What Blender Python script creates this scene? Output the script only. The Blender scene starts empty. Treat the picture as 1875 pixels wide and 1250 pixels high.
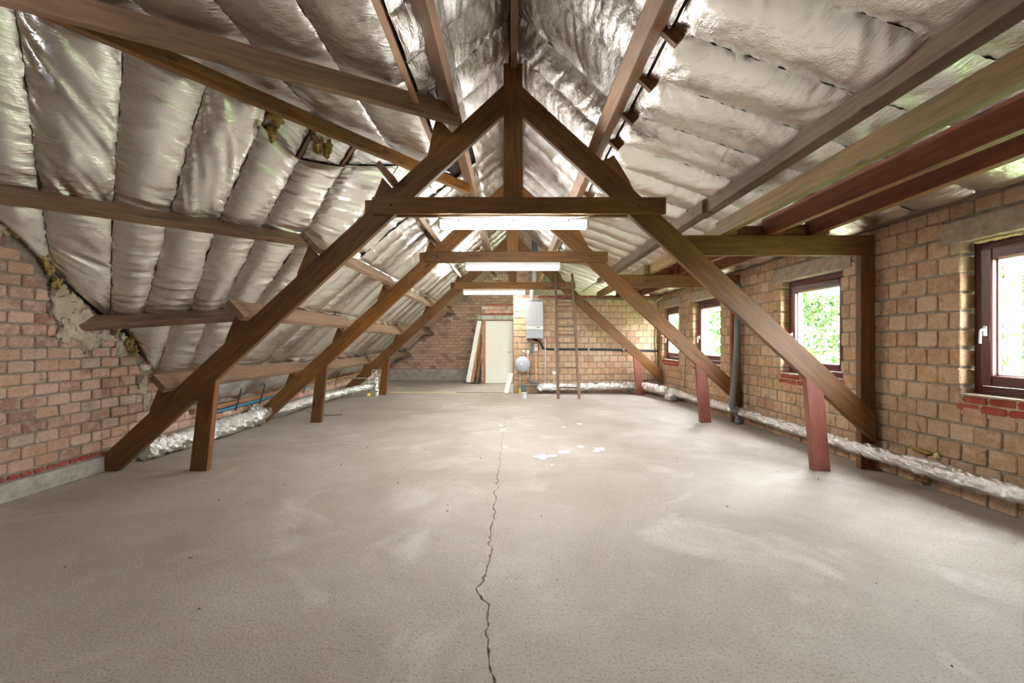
import bpy, bmesh, math, random
import numpy as np
from mathutils import Vector, Matrix
random.seed(7)
SC = bpy.context.scene
COL = SC.collection

# ------------------------------------------------------------------ camera
F_PX, CX, CY, CAMZ = 800.0, 937.5, 625.0, 1.30
cam = bpy.data.objects.new('camera', bpy.data.cameras.new('camera'))
COL.objects.link(cam)
cam.location = (0, 0, CAMZ); cam.rotation_euler = (math.pi/2, 0, 0)
cam.data.sensor_width = 36.0; cam.data.lens = 36.0*F_PX/1875.0
cam.data.clip_start = 0.05; cam.data.clip_end = 200
SC.camera = cam
# ------------------------------------------------------------------ world, exposure
SKY_STRENGTH, TUBE_STRENGTH, EXPOSURE = 11.5, 22.0, 2.4
w = bpy.data.worlds.new('sky'); SC.world = w; w.use_nodes = True
w.node_tree.nodes['Background'].inputs[0].default_value = (0.90, 0.95, 1.0, 1)
w.node_tree.nodes['Background'].inputs[1].default_value = SKY_STRENGTH
SC.view_settings.view_transform = 'Standard'; SC.view_settings.look = 'None'
SC.view_settings.gamma = 1.0; SC.view_settings.use_curve_mapping = False
SC.view_settings.exposure = EXPOSURE

# ------------------------------------------------------------------ helpers
def ray(px, py): return np.array([(px-CX), F_PX, -(py-CY)])/F_PX
CAM = np.array([0, 0, CAMZ])
def on_plane(px, py, n, c):            # plane n.p = c
    r = ray(px, py); return CAM + r*((c-n.dot(CAM))/n.dot(r))
def at_depth(px, py, y): return CAM + ray(px, py)*y
def on_floor(px, py): return CAM + ray(px, py)*(-CAMZ/ray(px, py)[2])

def tag(o, label=None, cat=None, group=None, kind=None):
    if label: o['label'] = label
    if cat: o['category'] = cat
    if group: o['group'] = group
    if kind: o['kind'] = kind
    return o
WM = {}
def thing(name, loc, label=None, cat=None, group=None, kind=None):
    o = bpy.data.objects.new(name, None); COL.objects.link(o); o.location = loc
    o.empty_display_size = .1; WM[o.name] = Matrix.Translation(Vector(loc))
    return tag(o, label, cat, group, kind)
def link(name, me, parent=None, M=None):
    o = bpy.data.objects.new(name, me); COL.objects.link(o)
    if M is None: M = Matrix.Identity(4)
    if parent is not None:
        o.parent = parent
        o.matrix_local = WM[parent.name].inverted() @ M
    else: o.matrix_world = M
    WM[o.name] = M.copy()
    return o
def mesh(name, V, F, mat, smooth=False):
    me = bpy.data.meshes.new(name); me.from_pydata([tuple(v) for v in V], [], F)
    me.update()
    if mat: me.materials.append(mat)
    if smooth: me.polygons.foreach_set('use_smooth', [True]*len(me.polygons))
    return me
def np_mesh(name, V, Q, mat, smooth=True):      # V (n,3), Q (m,4)
    me = bpy.data.meshes.new(name)
    V = np.asarray(V, np.float32); Q = np.asarray(Q, np.int32)
    k = Q.shape[1]
    me.vertices.add(len(V)); me.vertices.foreach_set('co', V.ravel())
    me.loops.add(Q.size); me.loops.foreach_set('vertex_index', Q.ravel())
    me.polygons.add(len(Q)); me.polygons.foreach_set('loop_start', np.arange(0, Q.size, k, dtype=np.int32))
    me.polygons.foreach_set('loop_total', np.full(len(Q), k, np.int32))
    me.polygons.foreach_set('use_smooth', np.full(len(Q), smooth))
    me.update(); me.validate(); me.materials.append(mat)
    return me
def basis(ax, up):
    x = Vector(ax).normalized(); z = Vector(up); z = (z - x*z.dot(x)).normalized(); y = z.cross(x)
    return Matrix((x, y, z)).transposed()
def solid(name, V, F, mat, parent=None, grain=(0, 0, 1), up=None, bevel=.004, smooth=False):
    """world-space verts -> object whose local X runs along the grain"""
    V = [Vector(v) for v in V]
    c = sum(V, Vector())/len(V)
    if up is None: up = (0, 0, 1) if abs(Vector(grain).normalized().z) < .9 else (0, 1, 0)
    R = basis(grain, up); Ri = R.transposed()
    bm = bmesh.new(); vs = [bm.verts.new(Ri @ (v-c)) for v in V]
    for f in F: bm.faces.new([vs[i] for i in f])
    bmesh.ops.recalc_face_normals(bm, faces=bm.faces)
    if bevel: bmesh.ops.bevel(bm, geom=list(bm.edges), offset=bevel, segments=1, affect='EDGES', profile=.5)
    me = bpy.data.meshes.new(name); bm.to_mesh(me); bm.free(); me.materials.append(mat)
    if smooth: me.polygons.foreach_set('use_smooth', [True]*len(me.polygons))
    return link(name, me, parent, Matrix.Translation(c) @ R.to_4x4())
def prism(name, poly, o, eu, ev, ew, mat, parent=None, grain=None, bevel=.004):
    """poly of (u,v) in frame o,eu,ev swept along ew"""
    o, eu, ev, ew = map(Vector, (o, eu, ev, ew)); n = len(poly)
    V = [o+eu*u+ev*v for u, v in poly] + [o+eu*u+ev*v+ew for u, v in poly]
    F = [list(range(n))[::-1], list(range(n, 2*n))] + [[i, (i+1) % n, n+(i+1) % n, n+i] for i in range(n)]
    return solid(name, V, F, mat, parent, grain or ew, bevel=bevel)
def box(name, x0, x1, y0, y1, z0, z1, mat, parent=None, grain=(1, 0, 0), bevel=.004):
    return prism(name, [(x0, z0), (x1, z0), (x1, z1), (x0, z1)], (0, y0, 0), (1, 0, 0), (0, 0, 1), (0, y1-y0, 0), mat, parent, grain, bevel)
def beam(name, p0, p1, wd, ht, up, mat, parent=None, bevel=.004):
    """bar from p0 to p1 (centre line), wd across, ht along up"""
    p0, p1 = Vector(p0), Vector(p1); R = basis(p1-p0, up); y = R.col[1]; z = R.col[2]
    a, b = wd/2, ht/2
    return prism(name, [(-a, -b), (a, -b), (a, b), (-a, b)], p0, y, z, p1-p0, mat, parent, bevel=bevel)
def frames(P):
    P = np.asarray(P, float); T = np.gradient(P, axis=0); T /= np.linalg.norm(T, axis=1)[:, None]
    up = np.array([0, 0, 1.]) if abs(T[0][2]) < .9 else np.array([0, 1., 0])
    N = []; n = up - T[0]*T[0].dot(up)
    for t in T:
        n = n - t*t.dot(n); n = n/np.linalg.norm(n); N.append(n.copy())
    N = np.array(N); return T, N, np.cross(T, N)
def resample(P, step):
    P = np.asarray(P, float); d = np.r_[0, np.cumsum(np.linalg.norm(np.diff(P, axis=0), axis=1))]
    n = max(2, int(d[-1]/step)+1); t = np.linspace(0, d[-1], n)
    return np.stack([np.interp(t, d, P[:, i]) for i in range(3)], 1)
def smooth_path(P, r=.06, k=5):
    P = [np.array(p, float) for p in P]; out = [P[0]]
    for a, b, c in zip(P, P[1:], P[2:]):
        u = (a-b); v = (c-b); lu, lv = np.linalg.norm(u), np.linalg.norm(v); rr = min(r, lu*.45, lv*.45)
        q0, q1 = b+u/lu*rr, b+v/lv*rr
        for i in range(k+1):
            t = i/k; out.append((1-t)**2*q0+2*t*(1-t)*b+t*t*q1)
    out.append(P[-1]); return out
def tube(name, P, r, mat, parent=None, seg=12, rad=None, smooth=True):
    P = np.asarray(P, float); T, N, B = frames(P); n = len(P)
    a = np.linspace(0, 2*math.pi, seg, endpoint=False)
    R = np.full((n, seg), r) if rad is None else rad
    V = P[:, None, :] + R[:, :, None]*(np.cos(a)[None, :, None]*N[:, None, :]+np.sin(a)[None, :, None]*B[:, None, :])
    V = V.reshape(-1, 3); i = np.arange(n-1)[:, None]*seg; j = np.arange(seg)[None, :]; j2 = (j+1) % seg
    Q = np.stack([i+j, i+j2, i+seg+j2, i+seg+j], -1).reshape(-1, 4)
    V = np.vstack([V, P[0], P[-1]])
    me = bpy.data.meshes.new(name)
    caps = [(n*seg, (k+1) % seg, k) for k in range(seg)] + [(n*seg+1, (n-1)*seg+k, (n-1)*seg+(k+1) % seg) for k in range(seg)]
    me.from_pydata(V.tolist(), [], Q.tolist()+caps); me.update(); me.materials.append(mat)
    if smooth: me.polygons.foreach_set('use_smooth', [True]*len(me.polygons))
    return link(name, me, parent)
def lathe(name, prof, o, axis, mat, parent=None, seg=28):
    """prof = [(r,h)] about axis from o"""
    R = basis(axis, (0, 0, 1) if abs(Vector(axis).normalized().z) < .9 else (0, 1, 0)); V = []; F = []
    for r, h in prof:
        for k in range(seg):
            a = 2*math.pi*k/seg; V.append(Vector(o)+R.col[0]*h+R.col[1]*(r*math.cos(a))+R.col[2]*(r*math.sin(a)))
    for i in range(len(prof)-1):
        for k in range(seg): F.append([i*seg+k, i*seg+(k+1) % seg, (i+1)*seg+(k+1) % seg, (i+1)*seg+k])
    F.append(list(range(seg))); F.append(list(range((len(prof)-1)*seg, len(prof)*seg)))
    me = mesh(name, V, F, mat, True); return link(name, me, parent)

# value noise
def _h(i, j, s):
    n = (i.astype(np.int64)*374761393 + j.astype(np.int64)*668265263 + s*974634777) & 0x7fffffff
    n = ((n ^ (n >> 13))*1274126177) & 0x7fffffff
    return ((n ^ (n >> 16)) & 0xffff)/65535.0
def vn(x, y, s=0):
    i = np.floor(x); j = np.floor(y); fx = x-i; fy = y-j
    fx = fx*fx*(3-2*fx); fy = fy*fy*(3-2*fy)
    a = _h(i, j, s)*(1-fx)+_h(i+1, j, s)*fx; b = _h(i, j+1, s)*(1-fx)+_h(i+1, j+1, s)*fx
    return a*(1-fy)+b*fy - .5
def fbm(x, y, s=0, o=3): return sum(vn(x*2**k, y*2**k, s+k*17)/2**k for k in range(o))

# ------------------------------------------------------------------ materials
def new_mat(name):
    m = bpy.data.materials.new(name); m.use_nodes = True; nt = m.node_tree; nt.nodes.clear()
    out = nt.nodes.new('ShaderNodeOutputMaterial'); b = nt.nodes.new('ShaderNodeBsdfPrincipled')
    nt.links.new(b.outputs[0], out.inputs[0]); return m, nt, b
def N(nt, t, **kw):
    n = nt.nodes.new('ShaderNode'+t)
    for k, v in kw.items(): setattr(n, k, v)
    return n
def ramp(nt, fac, stops):
    r = N(nt, 'ValToRGB'); e = r.color_ramp.elements
    while len(e) < len(stops): e.new(.5)
    for el, (p, c) in zip(e, stops): el.position = p; el.color = (*c, 1)
    nt.links.new(fac, r.inputs[0]); return r.outputs[0]
def objco(nt, scale=(1, 1, 1), rnd=20.0):
    tc = N(nt, 'TexCoord'); mp = N(nt, 'Mapping'); mp.inputs['Scale'].default_value = scale
    if rnd:
        oi = N(nt, 'ObjectInfo'); mul = N(nt, 'VectorMath', operation='SCALE'); mul.inputs[0].default_value = (rnd, rnd*.7, rnd*.4)
        nt.links.new(oi.outputs['Random'], mul.inputs['Scale'])
        add = N(nt, 'VectorMath', operation='ADD'); nt.links.new(tc.outputs['Object'], add.inputs[0]); nt.links.new(mul.outputs[0], add.inputs[1])
        nt.links.new(add.outputs[0], mp.inputs['Vector'])
    else: nt.links.new(tc.outputs['Object'], mp.inputs['Vector'])
    return mp.outputs[0]
def noise(nt, vec, scale, detail=4, rough=.55, dist=0):
    n = N(nt, 'TexNoise'); n.inputs['Scale'].default_value = scale; n.inputs['Detail'].default_value = detail
    n.inputs['Roughness'].default_value = rough; n.inputs['Distortion'].default_value = dist
    nt.links.new(vec, n.inputs['Vector']); return n.outputs['Fac']
def mix(nt, fac, a, b, mode='MIX'):
    m = N(nt, 'Mix', data_type='RGBA', blend_type=mode)
    for sock, v in ((0, fac), (6, a), (7, b)):
        if isinstance(v, bpy.types.NodeSocket): nt.links.new(v, m.inputs[sock])
        else: m.inputs[sock].default_value = v if sock == 0 else (*v, 1)
    return m.outputs[2]
def bump(nt, b, h, strength=.3, dist=.01):
    bp = N(nt, 'Bump'); bp.inputs['Strength'].default_value = strength; bp.inputs['Distance'].default_value = dist
    nt.links.new(h, bp.inputs['Height']); nt.links.new(bp.outputs[0], b.inputs['Normal'])
def wood(name, dark, light, rough=.55, knots=True):
    m, nt, b = new_mat(name)
    v = objco(nt, (1.2, 14, 14)); n1 = noise(nt, v, 2.2, 5, .6, .6)
    v2 = objco(nt, (.8, 3, 3)); n2 = noise(nt, v2, 1.3, 2)
    c = ramp(nt, n1, [(.18, dark), (.66, light), (.9, tuple(x*.85 for x in light))])
    hs = N(nt, 'HueSaturation'); oi = N(nt, 'ObjectInfo'); mr = N(nt, 'MapRange'); mr.inputs[3].default_value = .8; mr.inputs[4].default_value = 1.18
    nt.links.new(oi.outputs['Random'], mr.inputs[0]); nt.links.new(mr.outputs[0], hs.inputs['Value']); nt.links.new(c, hs.inputs['Color'])
    c = mix(nt, n2, hs.outputs[0], dark, 'MIX') if False else hs.outputs[0]
    c2 = mix(nt, .55, c, ramp(nt, n2, [(.3, (.45, .42, .4)), (.65, (1, 1, 1))]), 'MULTIPLY')
    if knots:
        vk = objco(nt, (2.3, 7, 7)); vo = N(nt, 'TexVoronoi'); vo.inputs['Scale'].default_value = 1.0
        nt.links.new(vk, vo.inputs['Vector'])
        c2 = mix(nt, ramp(nt, vo.outputs['Distance'], [(.05, (.75,)*3), (.16, (0,)*3)]), c2, tuple(x*.35 for x in dark))
    nt.links.new(c2, b.inputs['Base Color']); b.inputs['Roughness'].default_value = rough
    bump(nt, b, n1, .25, .004); return m
def plain(name, col, rough=.5, metal=0, var=.0, bumpy=0, scale=8, spec=None):
    m, nt, b = new_mat(name); b.inputs['Roughness'].default_value = rough; b.inputs['Metallic'].default_value = metal
    if var:
        n = noise(nt, objco(nt), scale, 5, .6)
        c = ramp(nt, n, [(.3, tuple(max(0, x*(1-var)) for x in col)), (.7, tuple(min(1, x*(1+var)) for x in col))])
        nt.links.new(c, b.inputs['Base Color'])
        if bumpy: bump(nt, b, n, bumpy, .02)
    else: b.inputs['Base Color'].default_value = (*col, 1)
    return m
def brick_mat(name, cols, dirt=(.22, .12, .08), pale=(.66, .5, .4)):
    m, nt, b = new_mat(name)
    oi = N(nt, 'ObjectInfo'); at = N(nt, 'Attribute', attribute_name='rnd')
    ad = N(nt, 'Math', operation='ADD'); nt.links.new(oi.outputs['Random'], ad.inputs[0]); nt.links.new(at.outputs['Fac'], ad.inputs[1])
    fr = N(nt, 'Math', operation='FRACT'); nt.links.new(ad.outputs[0], fr.inputs[0])
    k = len(cols); base = ramp(nt, fr.outputs[0], [(i/(k-1), c) for i, c in enumerate(cols)])
    v = objco(nt, (1, 1, 1), 30); n1 = noise(nt, v, 14, 5, .65); n2 = noise(nt, v, 70, 3, .7); n3 = noise(nt, v, 7, 3, .5, .8)
    c = mix(nt, ramp(nt, n1, [(.45, (0,)*3), (.62, (.55,)*3)]), base, pale)
    c = mix(nt, ramp(nt, n3, [(.6, (0,)*3), (.72, (.6,)*3)]), c, dirt)
    c = mix(nt, ramp(nt, n2, [(.33, (.6,)*3), (.44, (0,)*3)]), c, dirt)
    nt.links.new(c, b.inputs['Base Color']); b.inputs['Roughness'].default_value = .9
    mx = N(nt, 'Math', operation='ADD'); nt.links.new(n1, mx.inputs[0]); nt.links.new(n2, mx.inputs[1])
    bump(nt, b, mx.outputs[0], .8, .008); return m
def foil_mat(name, col=(.80, .79, .77), rough=.30, crink=.25, sc=1.0, sheet=True):
    m, nt, b = new_mat(name); b.inputs['Metallic'].default_value = 1.0
    v = objco(nt, (1, 1, 1), 40)
    n1 = noise(nt, v, 22*sc, 4, .6, 1.2); n2 = noise(nt, v, 3, 3)
    c = ramp(nt, n2, [(.3, tuple(x*.9 for x in col)), (.7, col)])
    nt.links.new(c, b.inputs['Base Color']); b.inputs['Roughness'].default_value = rough
    def rid(n):
        ab = N(nt, 'Math', operation='SUBTRACT'); ab.inputs[1].default_value = .5; nt.links.new(n, ab.inputs[0])
        a2 = N(nt, 'Math', operation='ABSOLUTE'); nt.links.new(ab.outputs[0], a2.inputs[0]); return a2.outputs[0]
    h = rid(n1)
    if sheet:      # long fine creases across the width, strongest at the stapled edges
        uv = N(nt, 'UVMap'); mp = N(nt, 'Mapping'); mp.inputs['Scale'].default_value = (4.5, 48, 1); nt.links.new(uv.outputs[0], mp.inputs['Vector'])
        n3 = noise(nt, mp.outputs[0], 1.0, 3, .6, .5)
        at = N(nt, 'Attribute', attribute_name='edge'); w_ = N(nt, 'MapRange'); w_.inputs[3].default_value = .35; w_.inputs[4].default_value = 1.7
        nt.links.new(at.outputs['Fac'], w_.inputs[0])
        mu = N(nt, 'Math', operation='MULTIPLY'); nt.links.new(rid(n3), mu.inputs[0]); nt.links.new(w_.outputs[0], mu.inputs[1])
        ad = N(nt, 'Math', operation='ADD'); nt.links.new(h, ad.inputs[0]); nt.links.new(mu.outputs[0], ad.inputs[1]); h = ad.outputs[0]
    bump(nt, b, h, crink, .02); return m

M = {}
M['truss'] = wood('stained_timber', (.085, .031, .006), (.27, .115, .024))
M['truss_b'] = M['truss']
M['red_post'] = wood('red_painted_timber', (.17, .05, .032), (.33, .11, .07), knots=False)
M['purlin'] = wood('purlin_timber', (.14, .075, .042), (.34, .20, .11))
M['purlin_dk'] = M['purlin']
M['redwood'] = wood('red_joist_timber', (.11, .028, .007), (.28, .080, .020))
M['mould'] = wood('spotted_pine', (.13, .075, .018), (.38, .225, .065))
M['pine'] = wood('fresh_pine', (.22, .10, .042), (.44, .23, .11))
M['old_wood'] = wood('weathered_wood', (.09, .05, .03), (.26, .16, .10))
M['grey_pine'] = wood('greyed_pine', (.13, .085, .05), (.30, .21, .13))
M['board'] = plain('roof_boarding', (.06, .04, .028), .8, 0, .3)
M['foil'] = foil_mat('foil', (.87, .86, .83), .25, .34, .8)
M['foil_crink'] = foil_mat('foil_crinkled', (.87, .865, .85), .21, .6, 1.1)
M['foil_pipe'] = foil_mat('foil_pipe_wrap', (.88, .88, .86), .2, .7, 1.6, False)
M['wool'] = plain('mineral_wool', (.42, .31, .09), .95, 0, .45, .8, 40)
M['foam'] = plain('expanding_foam', (.70, .60, .30), .8, 0, .2, .5, 30)
LB = [(.58, .36, .25), (.64, .44, .33), (.50, .29, .19), (.62, .37, .24), (.30, .155, .11), (.68, .50, .39), (.56, .32, .20), (.62, .41, .30), (.36, .19, .13)]
RB = [(.52, .33, .19), (.58, .40, .26), (.46, .27, .15), (.60, .43, .28), (.52, .34, .19), (.40, .23, .13), (.57, .37, .21), (.50, .28, .16)]
M['brick_l'] = brick_mat('pale_brick', LB)
M['brick_r'] = brick_mat('block_brick', RB, (.19, .10, .055), (.66, .49, .35))
M['brick_red'] = brick_mat('red_brick', [(.36, .06, .035), (.44, .09, .05), (.30, .05, .03)], (.2, .05, .03), (.42, .16, .11))
M['mortar'] = plain('mortar', (.30, .255, .19), .95, 0, .3, .6, 18)
M['mortar_pale'] = plain('pale_mortar', (.50, .43, .31), .95, 0, .25, .9, 12)
M['concrete'] = plain('concrete', (.42, .40, .34), .9, 0, .3, .5, 9)
M['lintel'] = plain('concrete_lintel', (.40, .31, .23), .9, 0, .25, .5, 14)
M['maroon'] = wood('maroon_frame', (.085, .022, .02), (.155, .045, .038), .4, False)
M['white'] = plain('white_enamel', (.80, .80, .79), .35)
M['white_box'] = plain('white_matt', (.78, .77, .73), .7, 0, .06)
M['door'] = plain('door_leaf', (.73, .72, .64), .5, 0, .03)
M['grey_pvc'] = plain('grey_pvc', (.17, .172, .17), .45, 0, .08)
M['black'] = plain('black_rubber', (.02, .02, .022), .6)
M['steel'] = plain('steel', (.62, .62, .6), .35, 1)
M['copper'] = plain('copper', (.55, .22, .11), .4, 1)
M['blue'] = plain('blue_pipe', (.05, .22, .36), .45)
M['yellow'] = plain('yellow_plastic', (.80, .60, .03), .5)
M['silver_panel'] = plain('silver_panel', (.42, .44, .46), .35, .2)
M['vessel'] = plain('grey_enamel', (.47, .51, .56), .35)
M['dark'] = plain('dark_plastic', (.03, .035, .04), .5)
m, nt, b = new_mat('lit_tube'); b.inputs['Base Color'].default_value = (.9, .9, .9, 1)
b.inputs['Emission Color'].default_value = (1.0, .97, .90, 1); b.inputs['Emission Strength'].default_value = TUBE_STRENGTH; M['tube'] = m
m = bpy.data.materials.new('window_glass'); m.use_nodes = True; nt = m.node_tree; nt.nodes.clear()
o_ = N(nt, 'OutputMaterial'); t_ = N(nt, 'BsdfTransparent'); g_ = N(nt, 'BsdfGlossy'); g_.inputs['Roughness'].default_value = .03
x_ = N(nt, 'MixShader'); x_.inputs[0].default_value = .06
nt.links.new(t_.outputs[0], x_.inputs[1]); nt.links.new(g_.outputs[0], x_.inputs[2]); nt.links.new(x_.outputs[0], o_.inputs[0]); M['glass'] = m
# concrete floor
m, nt, b = new_mat('concrete_floor'); v = objco(nt, (1, 1, 1), 0)
n1 = noise(nt, v, .55, 6, .62, .4); n2 = noise(nt, v, 3.0, 6, .7); n3 = noise(nt, v, 75, 4, .75); n4 = noise(nt, v, 1.1, 4, .6, 1.0)
c = ramp(nt, n1, [(.30, (.29, .243, .195)), (.5, (.42, .375, .32)), (.70, (.55, .515, .465))])
c = mix(nt, ramp(nt, n2, [(.40, (.45,)*3), (.60, (0,)*3)]), c, (.38, .325, .255))
c = mix(nt, ramp(nt, n4, [(.56, (0,)*3), (.72, (.5,)*3)]), c, (.68, .65, .60))
c = mix(nt, ramp(nt, n3, [(.36, (.75,)*3), (.47, (0,)*3)]), c, (.19, .155, .115))
nt.links.new(c, b.inputs['Base Color']); b.inputs['Roughness'].default_value = .62
ad = N(nt, 'Math', operation='MULTIPLY_ADD'); nt.links.new(n2, ad.inputs[0]); ad.inputs[1].default_value = 2.0; nt.links.new(n3, ad.inputs[2])
bump(nt, b, ad.outputs[0], .6, .007); M['floor'] = m
m, nt, b = new_mat('leaves'); v = objco(nt, (1, 1, 1), 9); n1 = noise(nt, v, 1.7, 3)
at = N(nt, 'Attribute', attribute_name='rnd'); c = ramp(nt, at.outputs['Fac'], [(0, (.02, .06, .009)), (.5, (.06, .14, .022)), (1, (.14, .24, .055))])
nt.links.new(c, b.inputs['Base Color']); b.inputs['Roughness'].default_value = .5
b.inputs['Transmission Weight'].default_value = 0; M['leaf'] = m
M['bark'] = plain('pine_bark', (.22, .145, .105), .95, 0, .4, .8, 5)
M['grass'] = plain('grass', (.10, .19, .04), .9, 0, .4)

# ------------------------------------------------------------------ key planes of the place
WL, WR, YB, YF, RIDGE = -4.10, 3.70, 11.0, 14.70, 4.30
SL, SS = .92, .345                         # steep and shallow roof slopes
T1, T2, T3 = 4.41, 7.03, 10.62             # trusses
def zl(x): return RIDGE+SL*x               # left foil plane
def zr(x): return RIDGE-SL*x if x < 1.05 else 3.36-SS*(x-1.05)
NL = np.array([SL, 0, -1.])/math.hypot(SL, 1)        # into the room, left slope
NR = np.array([-SL, 0, -1.])/math.hypot(SL, 1)
NS = np.array([-SS, 0, -1.])/math.hypot(SS, 1)
P1N = np.array([1.047, -.82, -.969]); P1N /= np.linalg.norm(P1N)
P1C = P1N.dot(np.array([WL, 3.50, 2.284]))
DZ = 3.62; DD = np.array([.617, .787, 0]); D0 = np.array([-3.24, 3.02, DZ])
def p1(px, py, off=0.): return on_plane(px, py, P1N, P1C+off)
def d_y(x): return 3.02+(x+3.24)*.787/.617
def crease(x):                              # where slanted hip plane meets the left slope
    z = zl(x); y = (P1C-P1N[0]*x-P1N[2]*z)/P1N[1]; return np.array([x, y, z])

# ------------------------------------------------------------------ floor
def strip(name, pts, ws, mat, parent, z=.002):
    V, F = [], []
    for i, p in enumerate(pts):
        a = np.array(pts[max(0, i-1)]); c = np.array(pts[min(len(pts)-1, i+1)]); d = (c-a)[:2]; d /= np.linalg.norm(d)+1e-9
        nrm = np.array([-d[1], d[0]]); V += [(p[0]+nrm[0]*ws[i], p[1]+nrm[1]*ws[i], z), (p[0]-nrm[0]*ws[i], p[1]-nrm[1]*ws[i], z)]
        if i: F.append((2*i-2, 2*i-1, 2*i+1, 2*i))
    return link(name, mesh(name, V, F, mat), parent)
rg = np.random.default_rng(3)
cp = [(905, 1250), (896, 1205), (898, 1150), (893, 1110), (880, 1080), (889, 1045), (887, 1035), (899, 1000), (895, 985), (906, 955), (908, 935), (905, 915), (909, 890), (915, 845), (920, 810), (921, 790), (924, 765)]
cp = np.array([on_floor(*p) for p in cp]); cp = resample(cp, .025)
cp[:, 0] += fbm(np.arange(len(cp))*.35, np.zeros(len(cp)), 5)*.035
cw = np.abs(fbm(np.arange(len(cp))*.7, np.ones(len(cp)), 9))*.012*np.linspace(1, .5, len(cp))+.0015
FX0, FX1, FY0, FY1 = -4.6, 4.1, -2.5, 15.0
V, F = [], []
rows_ = [(FY0, cp[0][0], 0., 0.)]+[(p[1], p[0], h_, -(.004+1.6*h_)) for p, h_ in zip(cp, cw)]+[(cp[-1][1]+.05, cp[-1][0], 0., 0.), (FY1, cp[-1][0], 0., 0.)]
rows_.insert(1, (cp[0][1]-.05, cp[0][0], 0., 0.))
for y_, x_, h_, z_ in rows_: V += [(FX0, y_, 0), (x_-h_, y_, 0), (x_, y_, z_), (x_+h_, y_, 0), (FX1, y_, 0)]
for i in range(len(rows_)-1):
    for k in range(4): F.append((5*i+k, 5*i+k+1, 5*i+k+6, 5*i+k+5))
nv = len(V); V += [(FX0, FY0, -.25), (FX1, FY0, -.25), (FX1, FY1, -.25), (FX0, FY1, -.25)]
L_ = 5*(len(rows_)-1)
F += [(nv+3, nv+2, nv+1, nv), (nv, nv+1, 4, 3, 2, 1, 0), (nv+2, nv+3, L_, L_+1, L_+2, L_+3, L_+4),
      [nv+3, nv]+[5*i for i in range(len(rows_))], [nv+1, nv+2]+[5*i+4 for i in range(len(rows_))][::-1]]
floor = tag(link('floor', mesh('floor', V, F, M['floor'])), 'bare grey-brown concrete attic floor with a long crack', 'floor', kind='structure')
M['plaster'] = plain('plaster_spill', (.72, .70, .66), .9)
def blob(name, cx_, cy_, rx, ry, seed, mat, parent, z=.003):
    a = np.linspace(0, 2*math.pi, 22, endpoint=False); r = 1+.9*fbm(np.cos(a)*1.6+seed, np.sin(a)*1.6, seed)
    V = [(cx_, cy_, z)]+[(cx_+rx*rr*math.cos(t), cy_+ry*rr*math.sin(t), z) for t, rr in zip(a, r)]
    return link(name, mesh(name, V, [(0, k+1, (k+1) % 22+1) for k in range(22)], mat), parent)
for i, (px, py, s) in enumerate([(990, 836, .09), (1012, 835, .05), (1032, 827, .06), (1062, 818, .05), (1098, 822, .06), (1092, 826, .04), (1032, 782, .035), (1062, 776, .05), (920, 787, .05), (925, 818, .035), (1010, 851, .02), (918, 779, .04)]):
    p = on_floor(px, py); blob('plaster_spot', p[0], p[1], s, s*1.2, i+2, M['plaster'], floor)
# loose crumbs on the floor
V, F = [], []
for i in range(70):
    x, y = rg.uniform(-2.8, 3.1), rg.uniform(1.6, 6.5); s = rg.uniform(.003, .010)
    k = len(V); V += [(x+s*rg.uniform(-1, 1)*1.4, y+s*rg.uniform(-1, 1)*1.4, 0) for _ in range(3)]+[(x, y, s)]
    F += [(k, k+1, k+3), (k+1, k+2, k+3), (k+2, k, k+3)]
M['crumb'] = plain('crumbs', (.16, .11, .07), .9)
tag(link('debris', mesh('debris', V, F, M['crumb'])), 'scattered dark crumbs of debris on the concrete floor', 'debris', kind='stuff')

# ------------------------------------------------------------------ bricks
def brick_mesh(name, mat, seed, ch=.010, jit=.006):
    """unit brick: x,z in -.5..+.5, front at y=0 (room side is -y), depth 1 toward +y; made for later scaling (l,d,h)"""
    return seed
def brick_geo(l, h, d, rnd):
    c = .012; j = lambda a=.004: rnd.uniform(-a, a)
    x, z = l/2, h/2
    c0 = [rnd.uniform(.006, .018) for _ in range(4)]
    ring = [(-x, -z+c0[0]), (-x+c0[0], -z), (x-c0[1], -z), (x, -z+c0[1]), (x, z-c0[2]), (x-c0[2], z), (-x+c0[3], z), (-x, z-c0[3])]
    ring = [(a+j(), b_+j()) for a, b_ in ring]
    e = .008
    front = [(a*(1-e/x), b_*(1-e/z)) for a, b_ in ring]
    V = [(a, 0, b_) for a, b_ in front]+[(a, e*.8, b_) for a, b_ in ring]+[(a, d, b_) for a, b_ in ring]
    F = [list(range(8))]
    for k in range(8):
        k2 = (k+1) % 8; F += [[k, 8+k, 8+k2, k2], [8+k, 16+k, 16+k2, 8+k2]]
    F = [f[::-1] for f in F]
    F[0] = list(range(8))
    return V, F
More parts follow.
